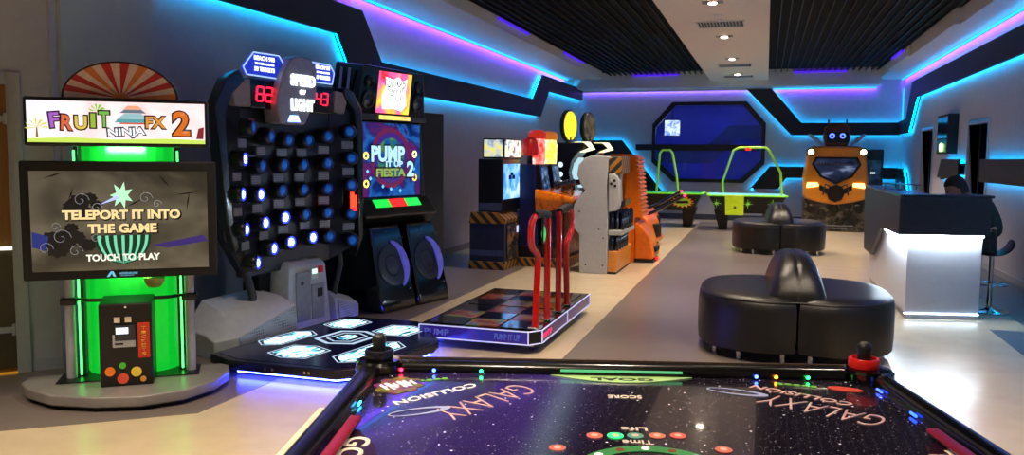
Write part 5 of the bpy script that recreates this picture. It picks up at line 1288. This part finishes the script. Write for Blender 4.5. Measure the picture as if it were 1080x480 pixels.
# ================================================================== round leather sofas
def superell(w, d, n=48, e=3.2, x0=0, y0=0):
    out = []
    for i in range(n):
        a = 2 * PI * i / n
        cx, sy = math.cos(a), math.sin(a)
        out.append((x0 + w * math.copysign(abs(cx) ** (2 / e), cx), y0 + d * math.copysign(abs(sy) ** (2 / e), sy)))
    return out
def sofa(loc, rz, label, k=1.0):
    t = thing('round_sofa', label, 'sofa', loc, rz, None)
    N = 64
    def half(sx):
        # quarter-round cushion: half of the footprint, front edge bulging
        w, d = .755, .72
        pts = []
        base = superell(w, d, N, 2.7)
        hp = [p for p in base if p[0] * sx > .012]
        hp.sort(key=lambda p: math.atan2(p[1], p[0] * sx))
        # pinch the front and back towards the seam
        loop = [(sx * .008, -d * .90)] + [(p[0], p[1] * (1 - .10 * math.exp(-(p[0] / .13) ** 2))) for p in hp] + [(sx * .008, d * .90)]
        secs = []
        cx, cy = sx * .33, 0
        for (z, s) in ((.075, .95), (.09, .985), (.18, 1.0), (.40, 1.0), (.455, .985), (.49, .95), (.508, .88), (.515, .7), (.518, .35)):
            secs.append([(cx + (p[0] - cx) * s if s > .9 else cx + (p[0] - cx) * s, cy + (p[1] - cy) * s, z) for p in loop])
        mb = M(); mb.loft(secs)
        mb.build('seat_cushion', leather, t, smooth=True)
    half(-1); half(1)
    # piping around the top edge
    mb = M()
    ring = [(p[0] * .975, p[1] * .975 * (1 - .10 * math.exp(-(p[0] / .13) ** 2)), .478) for p in superell(.755, .72, N, 2.7)]
    mb.tube(ring, .006, 6, True)
    mb.build('piping', G('piping', (.11, .10, .10), .3), t, smooth=True)
    # central backrest: two lofted halves with a seam
    secs = []
    for y, hw, top in ((-.62, .13, .53), (-.60, .18, .57), (-.57, .205, .63), (-.51, .21, .70), (-.42, .21, .755), (-.30, .205, .79), (-.15, .20, .80), (.0, .20, .80), (.15, .20, .80), (.30, .205, .79), (.42, .21, .755), (.51, .21, .70), (.57, .205, .63), (.60, .18, .57), (.62, .13, .53)):
        b = .48; h_ = top - b
        pr = [(1.04, 0), (.98, .18), (.92, .38), (.84, .58), (.74, .76), (.60, .90), (.38, .98), (.16, 1.0), (.035, .995), (0, .965)]
        secs.append([(hw * u, y, b + h_ * v) for u, v in pr] + [(-hw * u, y, b + h_ * v) for u, v in pr[-2::-1]])
    M().loft(secs).build('backrest', leather, t, smooth=True)
    M().tube([(0, -.625, .50), (0, -.60, .558), (0, -.57, .618), (0, -.51, .688), (0, -.42, .742), (0, -.30, .777), (0, 0, .788)], .005, 6).build('backrest_seam', G('piping', (.11, .10, .10), .3), t)
    M().prism([(p[0] * .88, p[1] * .84) for p in superell(.755, .72, 40, 2.7)], .09, .118, 'z').build('base_board', matte, t)
    for (x, y) in ((-.60, -.38), (-.42, -.55), (-.10, -.60), (.10, -.60), (.42, -.55), (.60, -.38), (-.5, .5), (.5, .5)):
        M().lathe([(.022, 0), (.022, .1)], 14).build('leg', chrome, t, smooth=True, loc=(x, y, 0))
    return t
s1 = sofa((.25, 7.2, 0), 2, 'large round black leather sofa with a central backrest, just beyond the near hockey table')
s2 = sofa((.23, 14.75, 0), 3, 'round black leather sofa further off, in front of the lime hockey table')
s2.scale = (1.02, 1.02, 1.06); s1.scale = (1.03, 1.03, 1.03)

# ================================================================== reception desk
DK = thing('reception_desk', 'white reception desk glowing from under its dark upper cladding', 'desk', (0, 0, 0), 0)
def quad(a, b, c, d, z0, z1): 
    return [(a[0], a[1]), (b[0], b[1]), (c[0], c[1]), (d[0], d[1])]
A_, B_, C_, D_ = (1.37, 8.86), (2.10, 9.02), (2.06, 9.20), (1.52, 9.08)
desk_w = mat('desk_white', (.86, .86, .88), .35, vary=.02)
M().prism([(1.385, 8.90), (2.085, 9.05), (2.05, 9.20), (1.54, 9.10), (1.50, 11.5), (1.34, 11.5)], .06, .84, 'z').build('lower_body', desk_w, DK, .004)
M().prism([(1.40, 8.92), (2.08, 9.065), (2.04, 9.19), (1.55, 9.10), (1.50, 11.48), (1.36, 11.48)], 0, .06, 'z').build('plinth', G('steel_kick', (.6, .6, .63), .3, metal=.7), DK)
clad = mat('desk_cladding', (.17, .185, .215), .4, vary=.1)
M().prism([(1.31, 8.80), (2.13, 8.975), (2.13, 9.02), (1.345, 8.85)], .86, 1.235, 'z').build('front_cladding', clad, DK, .004)
# side cladding with its slanted lower edge (in the plane of the side)
M().prism([(8.84, 1.235), (8.84, .86), (10.2, .82), (10.95, .42), (11.7, .42), (11.9, 1.235)], 1.285, 1.325, 'x').build('side_cladding', G('clad_blue', (.25, .28, .33), .4), DK, .004)
M().prism([(1.285, 8.80), (2.15, 8.965), (2.11, 9.25), (1.58, 9.16), (1.55, 11.9), (1.285, 11.9)], 1.235, 1.262, 'z').build('counter_top', G('ctop', (.16, .17, .20), .25), DK, .003)
mb = M(); mb.prism([(1.362, 8.868), (2.09, 9.022), (2.09, 9.034), (1.362, 8.880)], .843, .856, 'z'); mb.build('led_strip', white_led, DK)
mb = M(); mb.box(1.326, 1.334, 8.9, 10.15, .80, .812); mb.build('led_strip', white_led, DK)
M().prism([(1.375, 8.892), (2.085, 9.042), (2.085, 9.048), (1.375, 8.898)], .052, .060, 'z').build('led_strip', E('led_base', (.8, .9, 1), 12), DK)
M().box(1.36, 1.50, 9.1, 11.5, .84, 1.235).build('inner_panel', clad, DK)
M().box(1.50, 1.98, 9.09, 9.85, .79, .81).build('worktop', desk_w, DK, .004)
M().prism([(1.38, 8.925), (2.06, 9.07), (2.055, 9.085), (1.39, 8.94)], .84, 1.235, 'z').build('inner_panel', clad, DK)
t = thing('counter_tray', 'low glass and metal stand lying on the dark counter beside the seated person', 'stand', (1.55, 10.7, 1.262), -80)
M().box(-.35, .35, -.12, .12, .05, .06).build('glass_shelf', G('glass_sh', (.35, .45, .5), .1), t, .003)
for (x, y) in ((-.3, -.08), (.3, -.08), (-.3, .08), (.3, .08)): M().cyl((x, y, 0), (x, y, .05), .01, 10).build('leg', chrome, t)

# ================================================================== bar stool and person
BS = thing('bar_stool', 'black bar stool with a curved seat under the seated person', 'stool', (2.31, 9.62, 0), 0)
M().lathe([(.20, 0), (.20, .012), (.05, .03), (.03, .05)], 28).build('base', chrome, BS, smooth=True)
M().cyl((0, 0, .03), (0, 0, .60), .025, 14).build('column', chrome, BS, smooth=True)
mb = M(); mb.tube([(.16 * math.cos(q * PI / 10), .16 * math.sin(q * PI / 10), .30) for q in range(20)], .010, 8, True); mb.tube([(.16, 0, .3), (.0, 0, .32)], .008, 8); mb.build('foot_ring', chrome, BS, smooth=True)
secs = []
for (x, z, hw) in ((-.19, .655, .13), (-.10, .635, .17), (.02, .63, .18), (.11, .655, .17), (.155, .72, .16), (.17, .80, .13)):
    secs.append([(x, -hw, z), (x, hw, z), (x + (.03 if x > .15 else 0), hw, z - .03), (x + (.03 if x > .15 else 0), -hw, z - .03)])
M().loft(secs).build('seat', mat('stool_seat', (.10, .14, .17), .4), BS, smooth=True, sub=2)

def skin_body(name, joints, bones, m, parent, sub=2, root=0):
    me = bpy.data.meshes.new(name)
    me.from_pydata([j[0] for j in joints], bones, [])
    o = bpy.data.objects.new(name, me); COL.objects.link(o); o.parent = parent
    md = o.modifiers.new('skin', 'SKIN'); md.use_smooth_shade = True
    sv = me.skin_vertices[0].data
    for i, j in enumerate(joints):
        r_ = j[1]
        sv[i].radius = (r_, r_) if not isinstance(r_, tuple) else r_
        sv[i].use_root = (i == root)
    o.modifiers.new('sub', 'SUBSURF').levels = sub
    o.modifiers['sub'].render_levels = sub
    me.materials.append(m)
    return o
skin_m = mat('skin', (.72, .52, .42), .5, vary=.05)
jacket = mat('jacket_green', (.10, .17, .16), .75, vary=.15, bump=.3, bscale=60)
trou = mat('trousers_dark', (.08, .09, .12), .8)
PE = thing('person', 'person with short dark hair in a dark green jacket, seated behind the desk looking down', 'person', (2.30, 9.60, 0), 180)
# local frame: facing +x here (world -x after the turn); seat at z .66
# body (skin): head, neck, hands join as one figure
body = [((.02, 0, .80), .12), ((.05, 0, .95), .125), ((.13, 0, 1.08), .13), ((.20, 0, 1.16), (.13, .10)), ((.26, 0, 1.22), .055), ((.30, 0, 1.265), .05),
        ((.19, .17, 1.13), .06), ((.24, .23, .95), .045), ((.40, .14, .84), .035), ((.47, .11, .825), .026),
        ((.19, -.17, 1.13), .06), ((.24, -.23, .95), .045), ((.40, -.14, .84), .035), ((.47, -.11, .825), .026),
        ((.10, .10, .76), .10), ((.44, .13, .70), .075), ((.46, .13, .36), .05), ((.44, .13, .12), .04), ((.54, .13, .08), .035),
        ((.10, -.10, .76), .10), ((.44, -.13, .70), .075), ((.46, -.13, .36), .05), ((.44, -.13, .12), .04), ((.54, -.13, .08), .035)]
bones = [(0, 1), (1, 2), (2, 3), (3, 4), (4, 5), (3, 6), (6, 7), (7, 8), (8, 9), (3, 10), (10, 11), (11, 12), (12, 13), (0, 14), (14, 15), (15, 16), (16, 17), (17, 18), (0, 19), (19, 20), (20, 21), (21, 22), (22, 23)]
skin_body('body', body, bones, skin_m, PE)
# jacket over the torso and arms
jk = [((.02, 0, .76), .145), ((.05, 0, .95), .155), ((.13, 0, 1.08), .16), ((.20, 0, 1.15), (.15, .12)), ((.26, 0, 1.21), .07), ((.19, .18, 1.12), .078), ((.24, .24, .95), .062), ((.385, .15, .85), .048), ((.19, -.18, 1.12), .078), ((.24, -.24, .95), .062), ((.385, -.15, .85), .048)]
skin_body('jacket', jk, [(0, 1), (1, 2), (2, 3), (3, 4), (3, 5), (5, 6), (6, 7), (3, 8), (8, 9), (9, 10)], jacket, PE)
tr = [((.02, 0, .76), .135), ((.10, .10, .76), .11), ((.44, .13, .71), .085), ((.46, .13, .36), .062), ((.445, .13, .15), .055), ((.10, -.10, .76), .11), ((.44, -.13, .71), .085), ((.46, -.13, .36), .062), ((.445, -.13, .15), .055)]
skin_body('trousers', tr, [(0, 1), (1, 2), (2, 3), (3, 4), (0, 5), (5, 6), (6, 7), (7, 8)], trou, PE)
# head, tilted down
HM = Matrix.Translation((.365, 0, 1.295)) @ Matrix.Rotation(R(27), 4, 'Y') @ Matrix.Scale(1.1, 4)
hs = []
for (z, rx, ry, dx) in ((-.115, .03, .03, .045), (-.10, .055, .048, .035), (-.06, .082, .062, .012), (-.01, .092, .072, .0), (.04, .096, .076, -.004), (.08, .088, .070, -.008), (.11, .06, .05, -.010), (.125, .02, .02, -.010)):
    hs.append([(dx + rx * math.cos(a), ry * math.sin(a), z) for a in [2 * PI * i / 20 for i in range(20)]])
mb = M(); mb.loft(hs, HM)
mb.loft([[(.085, -.010, .01), (.085, .010, .01), (.088, 0, .02)], [(.115, -.013, -.03), (.115, .013, -.03), (.10, 0, -.012)], [(.085, -.010, -.042), (.085, .010, -.042), (.09, 0, -.036)]], HM)
for sy in (-1, 1): mb.ball(tuple(HM @ Vector((-.005, sy * .074, -.005))), .024, 10, (.7, .35, 1.1))
mb.build('head', skin_m, PE, smooth=True)
mb = M()
for sy in (-1, 1):
    mb.ball(tuple(HM @ Vector((.086, sy * .030, .012))), .010, 8)
mb.build('eyes', G('eye_dark', (.06, .05, .05), .2), PE)
M().box(.086, .093, -.022, .022, -.068, -.060, HM).build('mouth', G('lip', (.5, .28, .25), .5), PE, .002)
hh = []
for (z, rx, ry, dx) in ((-.06, .050, .064, -.048), (-.02, .066, .076, -.040), (.02, .078, .081, -.030), (.045, .088, .080, -.020), (.075, .095, .077, -.008), (.105, .080, .066, -.010), (.127, .05, .042, -.012), (.135, .015, .015, -.012)):
    hh.append([(dx + rx * math.cos(a), ry * math.sin(a), z) for a in [2 * PI * i / 22 for i in range(22)]])
M().loft(hh, HM).build('hair', mat('hair_dark', (.13, .09, .07), .7, vary=.3, bump=.5, bscale=70), PE, smooth=True)
for sy in (-1, 1):
    hnd = M()
    hnd.ball((.50, sy * .10, .82), .036, 12, (1.2, .85, .4))
    for k in range(4):
        y = sy * (.10 - .028 + k * .018); L_ = (.050, .06, .056, .045)[k]
        hnd.tube([(.53, y, .822), (.55 + L_ * .4, y, .818), (.55 + L_, y, .803)], [.0085, .008, .0065], 8)
    hnd.tube([(.495, sy * .07, .82), (.525, sy * .05, .815), (.545, sy * .045, .808)], [.011, .009, .007], 8)
    hnd.build('hand', skin_m, PE, smooth=True)
    M().loft([[(.40, sy * .13 - .045, .02), (.40, sy * .13 + .045, .02), (.40, sy * .13 + .04, .12), (.40, sy * .13 - .04, .12)], [(.52, sy * .13 - .05, .01), (.52, sy * .13 + .05, .01), (.52, sy * .13 + .04, .11), (.52, sy * .13 - .04, .11)], [(.66, sy * .13 - .035, .01), (.66, sy * .13 + .035, .01), (.66, sy * .13 + .03, .05), (.66, sy * .13 - .03, .05)]]).build('shoe', matte, PE, .015)

# ================================================================== lights
def spot(x, y, z, e, ang=88, col=(1, .82, .62), bl=.6, r_=.06):
    ld = bpy.data.lights.new('downlight_and_fill', 'SPOT'); ld.energy = e; ld.color = col; ld.spot_size = R(ang); ld.spot_blend = bl; ld.shadow_soft_size = r_
    lo = bpy.data.objects.new('downlight_and_fill', ld); COL.objects.link(lo); lo.location = (x, y, z)
for yy in (-1.5, 1.7, 4.6, 7.5): spot(-.71, yy, 3.50, 240)
for yy in dl_pos: spot(-.71, yy, 3.50, 330)
for (x, y, e) in ((-2.6, 2.2, 300), (-4.6, 1.8, 200), (2.6, 3.0, 70), (1.0, 13.5, 250), (1.3, 17.2, 380), (-2.6, 14.5, 250), (-1.9, 8.4, 80), (.8, 5.0, 250), (-2.5, 4.4, 130), (-2.2, 10.4, 200), (-2.0, .0, 200)): spot(x, y, 3.5, e)  # mostly added fill spots without fixtures; the front-left ones are out-of-view downlights
wd = bpy.data.worlds.new('world'); SC.world = wd; wd.use_nodes = True
wd.node_tree.nodes['Background'].inputs[0].default_value = (.4, .45, .6, 1)
wd.node_tree.nodes['Background'].inputs[1].default_value = .02
SC.view_settings.view_transform = 'Standard'; SC.view_settings.look = 'None'; SC.view_settings.gamma = 1; SC.view_settings.use_curve_mapping = False
SC.view_settings.exposure = 0.5
SC.cycles.use_denoising = True
SC.cycles.max_bounces = 6
SC.cycles.sample_clamp_indirect = 4
